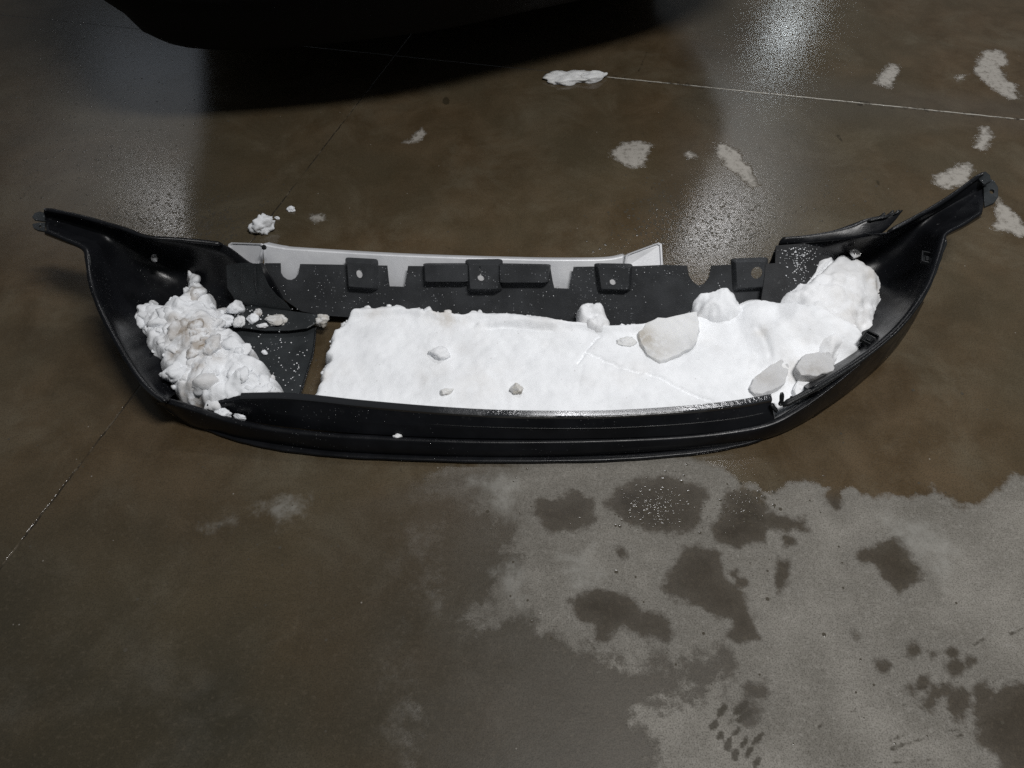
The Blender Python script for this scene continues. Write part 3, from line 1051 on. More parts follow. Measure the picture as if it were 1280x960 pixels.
# left back wall bits: hole and bracket of the first mounting point
lb = Plane(W(285, 372, .045), W(330, 380, .040), W(312, 332, .118))
sheet('side_flange', lb.shifted(0.006), uvpx(lb.shifted(0.006), [(283, 332), (300, 329), (326, 330), (330, 345), (336, 358), (346, 370), (358, 380), (364, 388), (330, 388), (296, 378), (284, 360)]),
      [[lb.uv(lb.shifted(.006).px(293 + 2.8 * math.cos(t), 343.5 + 3.2 * math.sin(t))) for t in np.linspace(0, 2 * math.pi, 14, endpoint=False)]], M['panel'], cover, 0.002)
rb = Plane(W(950, 400, .045), W(985, 385, .052), W(975, 305, .158)).shifted(0.010)
M['frosted'] = mat_plastic('frosted_charcoal_plastic', (0.035, 0.036, 0.038), 0.6, drops=0.5, scuff=0.9, grain=0.001)
sheet('side_flange', rb, uvpx(rb, [(969, 329), (970, 307), (1010, 304), (1030, 310), (1020, 340), (1000, 365), (985, 380), (962, 398), (946, 404), (951, 380), (956, 345), (957, 330)]), [], M['frosted'], cover, 0.002)
strip('rib', [(302, 333, .128), (302, 346, .108), (303, 356, .09)], 0.003, 0.006, M['textured'], 3)
strip('rib', [(319, 332, .124), (319, 350, .098), (321, 366, .07)], 0.003, 0.006, M['textured'], 3)

# near wall with the ledge rim, and the lower lip in front of it
wall_st = [(258, 508, .058, 262, 515, .03), (300, 500, .068, 303, 526, .018), (350, 499.5, .075, 350, 534, .022), (400, 503.5, .076, 400, 539, .026), (450, 509, .076, 450, 543, .03),
           (550, 517.5, .076, 550, 548, .033), (640, 522, .075, 640, 549.5, .034), (750, 522.5, .075, 750, 549, .035), (850, 517, .076, 850, 545, .037), (920, 509.5, .078, 920, 537.5, .04), (965, 501.5, .08, 968, 527, .045)]
rows = []
for x, yt, zt, xb, yb, zb in wall_st:
    p, b = W(x, yt, zt), W(xb, yb, zb)
    inn = np.array([0, 0.014, 0])
    rows.append([p + inn + (0, 0, -.012), p + inn + (0, 0, -.002), p + inn * .7 + (0, 0, 0), p + inn * .1, p + (0, -.001, -.004), p * .5 + b * .5 + (0, -.002, 0), b + (0, 0, .003), b + (0, .004, -.012)])
loft('front_wall', rows, M['plastic'], cover, 5, 1, 0.0, smooth=False)
rim = []
for x, yt, zt, xb, yb, zb in wall_st[1:]:
    p = W(x, yt, zt)
    rim.append([p + (0, .0155, -.006), p + (0, .0152, .0022), p + (0, .0138, .0034), p + (0, .0035, .0036), p + (0, .0008, .0022), p + (0, .0, -.003)])


def mat_wet_rim():
    m, nt, b = new_mat('wet_glossy_rim')
    q = NT(nt)
    p = q.pos()
    b.inputs['Base Color'].default_value = (0.016, 0.017, 0.019, 1)
    wet = q.step(q.noise(p, 7, 2), 0.42, 0.55)
    q.put(b.inputs['Roughness'], q.fmix(wet, 0.30, 0.10))
    b.inputs['Coat Weight'].default_value = 1.0
    b.inputs['Coat Roughness'].default_value = 0.06
    q.put(b.inputs['Normal'], q.bump(q.noise(p, 120, 3, 0.6), 0.5, 0.0009))
    return m


M['wetrim'] = mat_wet_rim()
loft('front_rim', rim, M['wetrim'], cover, 6, 1, 0.0, smooth=False)
lip_st = [(196, 500, .078, 203, 508, .02), (214, 503, .074, 218, 520, .012), (240, 511, .066, 243, 534, .005), (270, 521, .058, 272, 541, .003), (300, 529, .052, 300, 549, .003), (340, 537, .047, 342, 556, .003), (400, 544, .043, 400, 564, .003), (450, 547.5, .041, 450, 568, .003),
          (550, 552, .038, 550, 572, .003), (640, 553.5, .036, 640, 573, .003), (750, 552, .036, 750, 570.5, .003), (850, 547.5, .038, 850, 564, .003), (920, 540, .043, 920, 556, .003), (965, 530, .05, 965, 547, .003), (1000, 511, .066, 1004, 529, .004), (1030, 490, .083, 1036, 508, .006), (1059, 467, .099, 1066, 486, .01), (1097, 434, .121, 1105, 450, .02), (1128, 401, .141, 1135, 413, .05), (1150, 370, .158, 1154, 379, .10)]
rows = []
for x, yt, zt, xb, yb, zb in lip_st:
    p, b = W(x, yt, zt), W(xb, yb, zb)
    rows.append([p + (0, .016, -.014), p + (0, .011, -.005), p + (0, .004, .0005), p + (0, -.001, -.0005), p + (0, -.003, -.004), p * .55 + b * .45 + (0, -.004, 0), b + (0, -.001, .004), b + (0, .006, 0)])
loft('lower_lip', rows, M['plastic'], cover, 5, 2, 0.0)
strip('splitter', [(240, 527, .006), (285, 544, .006), (330, 556, .006), (400, 566, .006), (500, 572, .006), (640, 575, .006), (780, 572, .006), (880, 563, .006), (935, 552, .007), (960, 543, .009)], 0.012, 0.006, M['plastic'], 5)
strip('rib', [(300, 512, .046), (350, 514, .05), (450, 523, .056), (550, 531, .057), (640, 535, .057), (750, 535.5, .057), (850, 530.5, .058), (920, 523, .06), (960, 515, .063)], 0.0025, 0.003, M['rim'], 5)
strip('rib', [(450, 557, .024), (550, 561.5, .023), (640, 562.5, .022), (750, 561, .022), (850, 556, .023), (920, 548, .026)], 0.003, 0.003, M['rim'], 5)
# broken end of the near wall at the right
strip('broken_tooth', [(975, 507, .08), (977, 500, .088), (977, 491, .098)], 0.008, 0.006, M['rim'], 3)
strip('broken_tooth', [(988, 503, .086), (989, 499, .09), (990, 495.5, .094)], 0.006, 0.006, M['rim'], 3)
strip('broken_tooth', [(964, 505, .08), (968, 511, .074), (972, 514, .07)], 0.008, 0.008, M['rim'], 3)


# mounting tabs at the two arm tips, clips inside the right corner
def tab(pts, z, thick, bolt, dz=0.0):
    a, b, c = W(*pts[0], z), W(*pts[1], z), W(*pts[2], z + dz)
    pl = Plane(a, b, c)
    holes = []
    for bx, by, r in bolt:
        holes.append([pl.uv(pl.px(bx + r * math.cos(t), by + r * math.sin(t))) for t in np.linspace(0, 2 * math.pi, 12, endpoint=False)])
    o = sheet('mounting_tab', pl, uvpx(pl, pts), holes, M['panel'], cover, thick)
    bevel(o, 0.001)
    return o


tab([(56, 276), (56, 266), (50, 264), (43, 266), (40, 271), (43, 274.5), (49, 275.5)], .198, .004, [])
tab([(56, 289), (56, 278), (48, 278), (40, 280), (42, 285), (47, 287.5)], .196, .004, [(50, 283, 1.6)])
tab([(1231, 258), (1229, 226), (1236, 222), (1243, 226), (1248, 234), (1248, 246), (1243, 253)], .205, .006, [(1240, 239, 3.0)])
tab([(1222, 222), (1225, 216), (1232, 214), (1238, 219), (1239, 226), (1230, 230)], .222, .006, [])


def clip(cx, cy, z, ang, sc=1.0, mat=None):
    """a small square retaining clip: frame with a peg in it"""
    bm = bmesh.new()
    ca, sa = math.cos(ang), math.sin(ang)
    base = Vector(W(cx, cy, z))

    def box(x0, x1, y0, y1, z0, z1):
        vs = [bm.verts.new(base + Vector(((x * ca - y * sa) * sc, (x * sa + y * ca) * sc, zz))) for zz in (z0, z1) for x, y in ((x0, y0), (x1, y0), (x1, y1), (x0, y1))]
        for f in ((0, 1, 2, 3), (4, 5, 6, 7), (0, 1, 5, 4), (1, 2, 6, 5), (2, 3, 7, 6), (3, 0, 4, 7)):
            bm.faces.new([vs[i] for i in f])
    box(-.013, -.010, -.016, .016, 0, .008); box(.010, .013, -.016, .016, 0, .008)
    box(-.010, .010, -.016, -.013, 0, .008); box(-.010, .010, .013, .016, 0, .008)
    box(-.004, .004, -.006, .006, -.002, .005); box(-.010, .010, -.013, .013, -.003, 0)
    o = bm_obj('retaining_clip', bm, mat or M['rim'], cover)
    bevel(o, 0.0008)
    return o


clip(1159, 325, .165, math.radians(-20))
clip(1086, 425, .10, math.radians(-40))
M['clip_gleam'] = mat_simple('bright_added_clip_gleam', (0.8, 0.8, 0.8), 0.22, metallic=0.9)
clip(1068, 318, .118, math.radians(20), .55, M['clip_gleam'])['label'] = 'added bright clip in place of a gleam on the plastic'
clip(194, 324, .118, math.radians(10), .4, M['clip_gleam'])['label'] = 'added bright clip in place of a gleam on the plastic'  # no clip here: a bright piece added for the gleam on wet plastic

# ------------------------------------------------------------------ aluminium reinforcement bar behind the flange
bar = empty('reinforcement_bar', tuple(FP.px(560, 350, -0.05)), 'silver aluminium crash bar lying behind the torn bumper cover', 'crash bar')
BP = FP.shifted(-0.016)


def bar_mesh():
    top = [(329, 304.5), (338, 306.5), (352, 309), (372, 311), (500, 318.5), (640, 323), (720, 324), (760, 323), (781, 319)]
    V = []
    st = catmull([BP.px(*p) for p in top], 5)
    dn = -BP.v
    if dn[2] > 0: dn = -dn
    for p in st:
        lo = 0.088
        pts = [(0.004, -0.04), (0.0, -0.034), (0.0, -0.004), (0.004, 0.0), (lo - .004, 0.0), (lo, -0.004), (lo, -0.036), (lo - .004, -0.04)]
        for d, o in pts:
            q = p + dn * d + BP.n * o
            q[2] = max(q[2], 0.003)
            V.append(q)
    m = 8
    return V, grid_faces(len(st), m, True) + [tuple(range(m)), tuple(range(len(V) - m, len(V)))]


V, F = bar_mesh()
o = mesh_obj('beam', V, F, M['metal'], bar, True)
md = o.modifiers.new('ws', 'WEIGHTED_NORMAL')


def end_plate(corners, zc, name='end_plate'):
    """a folded end plate with a raised border round a sunk middle"""
    P = [np.array(q) for q in corners]
    bm = bmesh.new()
    c = sum(P) / 4
    nrm = np.cross(P[1] - P[0], P[3] - P[0]); nrm /= np.linalg.norm(nrm)
    if nrm[2] < 0: nrm = -nrm
    loops = []
    for s, off in ((1.0, -.012), (1.0, 0.001), (0.97, .0025), (0.90, .002), (0.86, -.0015)):
        lp = []
        for k in range(4):
            a, b, d = P[k - 1], P[k], P[(k + 1) % 4]
            for q in (b + (a - b) * .08, b + (d - b) * .08):
                lp.append(bm.verts.new(c + (q - c) * s + nrm * off))
        loops.append(lp)
    for A, B in zip(loops, loops[1:]):
        for k in range(8):
            bm.faces.new((A[k], A[(k + 1) % 8], B[(k + 1) % 8], B[k]))
    bm.faces.new(loops[-1])
    bm.faces.new(loops[0][::-1])
    return bm_obj(name, bm, M['metal'], bar, False)


def bp(x, y, off):
    return tuple(FP.px(x, y, off))


e1 = end_plate([bp(283, 331, -.026), bp(286, 303, -.032), bp(331, 304.5, -.012), bp(323, 333, -.010)], 0)
e1['label'] = 'left end plate, folded and dented'
e2 = end_plate([bp(779, 337, -.008), bp(782, 318.5, -.012), bp(827, 302, -.030), bp(829, 337, -.020)], 0)
e2['label'] = 'right end plate, angled upward'
# added pale studs, so the shaded boss holes look bright as the bar
for (hx, hy, hh, sx, sy) in ((449.5, 341.5, .018, 7, 8), (601, 342, .021, 6, 11), (766.5, 351.5, .016, 7, 7), (293, 343.5, .006, 5, 5)):
    pl = FP.shifted(hh - .0055)
    c = pl.px(hx, hy)
    eu = abs((pl.px(hx + sx, hy) - c) @ pl.u)
    ev = abs((pl.px(hx, hy + sy) - c) @ pl.v)
    V, n_ = [], 16
    for o_ in (0.0, -(hh + .020)):
        for k in range(n_):
            t = 2 * math.pi * k / n_
            V.append(c + pl.u * eu * math.cos(t) + pl.v * ev * math.sin(t) + pl.n * o_)
    mesh_obj('added_stud', V, [(k, (k + 1) % n_, n_ + (k + 1) % n_, n_ + k) for k in range(n_)] + [tuple(range(n_))], M['added_stud_pale'], bar, False)
# bolt head at the fold
bm = bmesh.new()
bmesh.ops.create_cone(bm, cap_ends=True, segments=6, radius1=.005, radius2=.0045, depth=.006, matrix=Matrix.Translation(Vector(W(330, 309, .150))))
bm_obj('bolt', bm, M['rim'], bar)


# ------------------------------------------------------------------ snow
def snow_field(name, label, poly, zref, base, T, edge, mat, res=0.004, bump=0.004, bscale=26, warp=0.006, wscale=40, chunk=0.0, cscale=30, dirt=(), seed=0, dome=0.0, tilt=(0, 0), extra=None, cat='snow', group=None, clods=None):
    """packed snow with the outline the photograph shows and a rounded, crumbling edge"""
    P = np.array([W(x, y, zref)[:2] for x, y in poly])
    lo, hi = P.min(0) - 0.012, P.max(0) + 0.012
    xs, ys = np.arange(lo[0], hi[0], res), np.arange(lo[1], hi[1], res)
    X, Y = np.meshgrid(xs, ys)
    n, m = X.shape
    x, y = X.ravel().copy(), Y.ravel().copy()

    def f(x, y):
        Q = np.c_[x, y, 0 * x + seed]
        s = sdf_poly(x, y, P) + warp * fbm(Q, wscale, 3, seed + 5)
        if chunk:
            d1, d2, _ = worley(Q, cscale, seed)
            s = s + 0.006 * (0.45 - d1)
        return s
    s = f(x, y)
    e = 5e-4
    gx, gy = (f(x + e, y) - f(x - e, y)) / (2 * e), (f(x, y + e) - f(x, y - e)) / (2 * e)
    gl = np.hypot(gx, gy) + 1e-6
    S2 = s.reshape(n, m)
    ins = S2 > 0
    anyin = ins[:-1, :-1] | ins[1:, :-1] | ins[:-1, 1:] | ins[1:, 1:]
    out = s <= 0
    mv = np.clip(-s / gl, 0, res * 1.6)
    x = np.where(out, x + gx / gl * mv, x)
    y = np.where(out, y + gy / gl * mv, y)
    s = np.maximum(s, 0) * (~out)
    Q = np.c_[x, y, 0 * x + seed]
    k = np.clip(s / edge, 0, 1)
    prof = np.sqrt(np.clip(1 - (1 - k) ** 2, 0, 1))
    h = T * prof
    if dome:
        h = h + dome * np.clip(s / (s.max() + 1e-6), 0, 1) ** 0.8
    h = h + prof * bump * (fbm(Q, bscale, 4, seed + 9, 0.55)) + prof * .0016 * fbm(Q, 75, 3, seed + 21)
    if chunk:
        d1, d2, idv = worley(Q + 0.01 * np.c_[fbm(Q, 30, 2, 4), fbm(Q, 30, 2, 8), 0 * x], cscale, seed)
        d1b, _, idb = worley(Q, cscale * 2.3, seed + 3)
        h = h + prof * chunk * (np.sqrt(np.clip(1 - (d1 / 0.85) ** 2, 0, 1)) * (0.5 + idv) - 0.6 + 0.38 * np.sqrt(np.clip(1 - (d1b / 0.8) ** 2, 0, 1)) * (0.4 + idb))
    cx, cy = P.mean(0)
    h = h + prof * (tilt[0] * (x - cx) + tilt[1] * (y - cy))
    if extra is not None:
        h = h + prof * extra(x, y)
    z = base + np.maximum(h, 0)
    D = 0.42 * np.exp(-s / 0.006) * np.clip(.6 + fbm(Q, 35, 3, seed + 2), 0, 1) * (~out) + 0.30 * out + 0.16 * np.clip(fbm(Q, 13, 4, seed + 31) - .05, 0, 1)
    for dx, dy, r, a in dirt:
        c = W(dx, dy, zref)
        rr = r * 0.00135
        D = np.maximum(D, a * np.exp(-((x - c[0]) ** 2 + (y - c[1]) ** 2) / rr ** 2))
    ii, jj = np.where(anyin)
    a = ii * m + jj
    F = np.c_[a, a + 1, a + m + 1, a + m]
    used, inv = np.unique(F, return_inverse=True)
    F = inv.reshape(-1, 4)
    V = np.c_[x, y, z][used]
    D = D[used]
    F = F.tolist()
    if clods:
        # crumbs that stick to the surface (edge = 1: along the border only)
        num, r0, r1, edge_only = clods
        g = np.random.default_rng(seed + 100)
        su = s[used]
        dep = V[:, 1] * cp + (H - V[:, 2]) * sp
        py_ = 480 - FPX * (V[:, 1] * sp + (V[:, 2] - H) * cp) / dep
        px_ = 640 + FPX * V[:, 0] / dep
        cand = np.where((su < 0.012) & (py_ < edge_only) & (px_ < 1108) & ((px_ < 990) | (py_ < 415)) if edge_only else (su >= 0))[0]
        bm = bmesh.new()
        bmesh.ops.create_icosphere(bm, subdivisions=3, radius=1.0)
        sph = np.array([v.co[:] for v in bm.verts])
        sf = [[v.index for v in f.verts] for f in bm.faces]
        bm.free()
        VV, DD = [V], [D]
        k0 = len(V)
        for k in range(num):
            i = g.choice(cand)
            r = r0 + (r1 - r0) * g.random() ** 2.2
            n_ = fbm(sph * 1.0 + k * 5.1, 1.5, 4, k % 50, .6)
            q = sph * ((1 + .45 * n_) * broken(sph, g))[:, None] * r * np.array([g.uniform(.7, 1.4), g.uniform(.7, 1.4), g.uniform(.5, .9)])
            a = g.uniform(0, 6.28)
            q = np.c_[q[:, 0] * math.cos(a) - q[:, 1] * math.sin(a), q[:, 0] * math.sin(a) + q[:, 1] * math.cos(a), q[:, 2]]
            VV.append(q + V[i] + np.array([0, 0, max(-r * .38, base + .3 * r - V[i][2])]))
            DD.append(np.full(len(sph), D[i]))
            F += [[a_ + k0 for a_ in f] for f in sf]
            k0 += len(sph)
        V, D = np.vstack(VV), np.concatenate(DD)
    o = mesh_obj(name, V, F, mat, None, True, {'dirt': D})
    tag(o, label, cat, group)
    return o


def broken(dirs, g, n=9, lo=.62, hi=1.0):
    """how far out a lump reaches each way when flat faces were broken off it"""
    r = np.full(len(dirs), 1.12)
    for _ in range(n):
        v = g.normal(0, 1, 3)
        v /= np.linalg.norm(v)
        c = dirs @ v
        r = np.minimum(r, np.where(c > .15, g.uniform(lo, hi) / np.maximum(c, .15), 9))
    return r


def groove(pts, zref, w, depth):
    P = [W(x, y, zref)[:2] for x, y in pts]

    def g(x, y):
        d = np.full(x.shape, 9.0)
        wob = 0.004 * fbm(np.c_[x, y, 0 * x], 60, 3, 2)
        for a, b in zip(P, P[1:]):
            e = b - a
            t = np.clip(((x - a[0]) * e[0] + (y - a[1]) * e[1]) / (e @ e), 0, 1)
            d = np.minimum(d, np.hypot(x - a[0] - t * e[0], y - a[1] - t * e[1] + wob))
        return -depth * np.exp(-(d / w) ** 2)
    return g


def blob(px, py, zref, r, h):
    c = W(px, py, zref)

    def g(x, y):
        d = np.hypot(x - c[0], y - c[1]) / r
        return h * np.sqrt(np.clip(1 - d * d, 0, 1))
    return g


def hill(px, py, zref, r, h):
    c = W(px, py, zref)

    def g(x, y):
        return h * np.exp(-(((x - c[0]) / r) ** 2 + ((y - c[1]) / (r * 1.15)) ** 2) ** 2)
    return g


slab_px = [(440, 383), (452, 378), (470, 380), (505, 377), (512, 384), (526, 378), (534, 388), (560, 388), (575, 392), (600, 386), (625, 388), (660, 390), (690, 394), (716, 402),
           (750, 404), (800, 404), (830, 400), (862, 394), (890, 384), (930, 378), (965, 382), (1010, 400), (1060, 420), (1078, 432), (1075, 450), (1043, 480), (1003, 504), (980, 516),
           (955, 520), (900, 530), (800, 538), (660, 541), (560, 536), (470, 526), (412, 519), (384, 513), (387, 492), (395, 475), (399, 458), (408, 450), (403, 440), (410, 425), (412, 410), (425, 404), (432, 394)]
ex_list = [groove([(722, 452), (738, 430), (750, 418)], .062, .0022, .006), groove([(735, 440), (780, 458), (825, 470), (860, 488), (890, 500)], .062, .0022, .006),
           groove([(728, 455), (722, 490)], .062, .003, .002), groove([(945, 415), (955, 430), (962, 448)], .062, .004, .004),
           groove([(440, 391), (505, 387), (560, 396), (600, 395), (690, 402), (760, 411), (830, 408)], .060, .010, -.009), groove([(600, 404), (640, 402), (690, 405)], .062, .006, -.006), groove([(610, 408), (650, 408), (690, 411)], .062, .004, .004)]
slab = snow_field('snow_slab', 'broad flat slab of packed white snow filling the middle of the bumper cover', slab_px, .055, 0.004, .054, .016, M['snow'], res=.0035, bump=.004, bscale=15, warp=.0045, wscale=75,
                  dirt=[(560, 395, 26, .5), (470, 390, 20, .25), (545, 440, 25, .1), (405, 470, 10, .4), (600, 480, 40, .12), (950, 425, 12, .25), (690, 395, 30, .2), (990, 470, 30, .25)], seed=1,
                  extra=lambda x, y: sum(g(x, y) for g in ex_list) + hill(962, 405, .062, .055, .020)(x, y) + hill(990, 440, .062, .06, .018)(x, y) + hill(940, 388, .062, .04, .012)(x, y) + hill(1045, 402, .062, .085, .045)(x, y) + hill(1000, 395, .062, .05, .016)(x, y),
                  clods=(130, .002, .011, 480))
# right-hand mound and the lumps around it
mound_px = [(975, 352), (985, 335), (996, 318), (1010, 312), (1026, 306), (1042, 310), (1062, 314), (1080, 325), (1096, 337), (1104, 350), (1105, 366), (1110, 378), (1103, 396), (1104, 402), (1094, 412), (1086, 424), (1080, 440), (1066, 455), (1040, 462), (1015, 452), (1000, 430), (978, 405), (962, 378)]
mound = snow_field('snow_mound', 'tall rounded snow mound packed into the right corner of the bumper cover', mound_px, .064, .02, .070, .075, M['mound'], res=.0035, bump=.010, bscale=22, warp=.015, wscale=32, dome=.014, chunk=.007, cscale=14, clods=(60, .003, .014, 415),
                   dirt=[(1075, 335, 25, .7), (1090, 360, 22, .6), (1060, 400, 40, .3), (1025, 430, 30, .2), (1045, 365, 30, .15)], seed=3,
                   extra=lambda x, y: groove([(985, 345), (1010, 350), (1025, 340), (1045, 322)], .10, .0032, .022)(x, y) + groove([(1078, 412), (1050, 430), (1040, 455)], .1, .003, .008)(x, y))
snow_field('snow_lump', 'pointed snow lump leaning on the rear flange below its right notch', [(866, 376), (866, 365), (880, 358), (890, 347), (905, 343), (918, 350), (922, 366), (930, 378), (946, 384), (940, 396), (900, 398), (872, 390)],
           .075, .03, .050, .03, M['snow'], res=.003, bump=.010, bscale=30, warp=.007, wscale=60, dome=.008, seed=8)
snow_field('snow_lump', 'cracked snow lump at the back edge of the slab under the third boss', [(718, 385), (728, 379), (742, 380), (752, 378), (758, 390), (764, 400), (758, 412), (745, 414), (732, 406), (720, 398)],
           .068, .045, .03, .018, M['mound'], res=.003, bump=.012, bscale=40, warp=.006, chunk=.008, cscale=40, seed=9)
# left heap
heap_px = [(163, 396), (175, 388), (186, 366), (198, 372), (207, 380), (216, 372), (226, 366), (232, 350), (231, 330), (238, 332), (246, 342), (257, 352), (260, 364), (266, 378), (270, 392), (284, 408), (302, 420),
           (313, 430), (312, 444), (322, 448), (334, 452), (336, 462), (347, 466), (349, 478), (346, 492), (330, 500), (305, 502), (285, 505), (262, 508), (240, 500), (222, 492), (212, 478), (200, 468), (196, 452), (183, 438), (176, 420), (168, 408)]
snow_field('snow_heap', 'loose lumpy heap of dirty snow in the left corner of the bumper cover', heap_px, .06, .018, .040, .022, M['heap'], res=.003, bump=.016, bscale=22, warp=.010, wscale=50, chunk=.012, cscale=20, dome=.026, clods=(95, .004, .020, 0),
           dirt=[(243, 423, 27, 1.), (258, 440, 18, 1.), (222, 450, 10, .9), (250, 468, 13, .8), (235, 345, 11, .9), (248, 368, 13, .9), (238, 502, 24, .9), (275, 455, 12, .4), (222, 410, 11, .5)], seed=12)


def lump(name, label, px, py, z, rx, ry, rz, mat, seed, rough=0.28, scale=3.0, rot=0.0, dirt=0.0, sub=4, cat='snow', group=None):
    """one clod of snow: a lumpy ball squashed to its size"""
    bm = bmesh.new()
    bmesh.ops.create_icosphere(bm, subdivisions=sub, radius=1.0)
    co = np.array([v.co[:] for v in bm.verts])
    n = fbm(co + seed * 3.1, scale * 0.55, 4, seed, 0.6)
    d1 = np.abs(fbm(co + seed * 1.7, scale, 3, seed + 4))
    r = (1 + rough * 1.2 * n - rough * 0.4 * d1) * broken(co, np.random.default_rng(seed), 10, .7, 1.05)
    co = co * r[:, None]
    co[:, 2] = np.where(co[:, 2] < -0.45, -0.45 + (co[:, 2] + .45) * .2, co[:, 2])
    ca, sa = math.cos(rot), math.sin(rot)
    X = co[:, 0] * rx
    Y = co[:, 1] * ry
    V = np.c_[X * ca - Y * sa, X * sa + Y * ca, co[:, 2] * rz + 0.42 * rz] + W(px, py, z)
    F = [[v.index for v in f.verts] for f in bm.faces]
    bm.free()
    dd = np.full(len(V), dirt)
    o = mesh_obj(name, V - np.array(W(px, py, z)), F, mat, None, True, {'dirt': dd})
    o.location = W(px, py, z)
    return tag(o, label, cat, group)


k_ = 0.00142
# lumps on the bare floor behind the bumper
lump('snow_lump', 'ragged white snow lump on the floor behind the left end of the silver bar', 330, 287, 0, 20 * k_, 17 * k_, .024, M['heap'], 21, .42, 3.4)
lump('snow_crumb', 'small snow crumb on the floor near the saw-cut joint, farthest from the silver bar', 364, 263, 0, 6.5 * k_, 5 * k_, .007, M['heap'], 22, .4)
lump('snow_crumb', 'tiny snow crumb beside the ragged lump on the floor behind the bar', 347, 273, 0, 4 * k_, 3 * k_, .004, M['heap'], 23, .4)
lump('slush_lump', 'melting grey slush clod on the floor at the edge of the car shadow', 712, 99, 0, 0.062, 0.030, .015, M['ice'], 24, .42, 3.6, dirt=.1)
lump('slush_lump', 'whiter lobe of slush at the right end of the melting clod by the car shadow', 742, 99, 0, 0.040, 0.019, .014, M['ice'], 25, .3, 2.6, rot=.3)
# crumbs on the left ledge
lump('snow_lump', 'roundish white snow lump on the left ledge, the uppermost there', 296, 388, .036, 12 * k_, 11 * k_, .016, M['heap'], 31, .22)
lump('snow_crumb', 'small round snow crumb between the heap and the lumps on the left ledge', 278, 393, .03, 5 * k_, 5 * k_, .007, M['heap'], 32, .2)
lump('snow_lump', 'wide flat snow lump on the left ledge beside the dirty heap', 283, 404, .03, 13 * k_, 9 * k_, .013, M['heap'], 33, .24)
lump('snow_lump', 'greyish snow lump at the middle of the left ledge lumps', 300, 404, .036, 8 * k_, 9 * k_, .009, M['ice'], 34, .3)
lump('snow_lump', 'small snow lump next to the grey ice on the left ledge', 316, 400, .036, 9 * k_, 8 * k_, .010, M['heap'], 35, .28)
lump('snow_crumb', 'dirty snow crumb behind the small lump on the left ledge', 322, 392, .038, 6 * k_, 6 * k_, .007, M['heap'], 36, .35, dirt=.6)
lump('snow_crumb', 'flattened snow crumb on the front edge of the left ledge', 328, 408, .036, 8 * k_, 4 * k_, .005, M['heap'], 37, .35, dirt=.2)
lump('ice_lump', 'translucent grey ice clod on the left ledge', 346, 401, .036, 17 * k_, 11 * k_, .006, M['ice'], 38, .4, dirt=.45)
lump('ice_lump', 'dirty ice clod where the ledge meets the left end of the flat slab', 403, 403, .03, 11 * k_, 9 * k_, .014, M['ice'], 39, .4, dirt=.6)
lump('snow_crumb', 'lone snow crumb on the dark inner panel right of the dirty heap', 331, 442, .02, 4 * k_, 4 * k_, .006, M['heap'], 40, .3)
# crumbs caught in the slot of the front lip
lump('snow_lump', 'white snow lump caught in the slot of the front lip', 280, 520, .042, 11 * k_, 8 * k_, .011, M['heap'], 41, .25, rot=-.5)
lump('snow_crumb', 'small snow crumb in the lip slot right of the bigger lump', 300, 522, .038, 8 * k_, 3.5 * k_, .006, M['heap'], 42, .3, rot=-.3)
lump('ice_lump', 'glassy ice bit lying in the groove of the front lip', 497, 549, .03, 7 * k_, 4 * k_, .008, M['ice'], 43, .4)
# clods on top of the slab
lump('snow_lump', 'round snow clod standing on the slab, leftmost on its top', 550, 444, .056, 13.5 * k_, 11 * k_, .012, M['mound'], 51, .22)
lump('snow_crumb', 'flat greyish snow crumb lying on the slab below the round clod', 557, 491, .058, 10 * k_, 5.5 * k_, .006, M['ice'], 52, .32, rot=.4, dirt=.3)
lump('snow_crumb', 'brownish snow crumb on the slab near the front rim', 646, 488, .058, 8 * k_, 7 * k_, .008, M['ice'], 53, .3, dirt=.6)
lump('snow_crumb', 'faint icy crumb sunk in the slab left of the stained ice block', 783, 428, .058, 12 * k_, 9 * k_, .004, M['ice'], 54, .3)


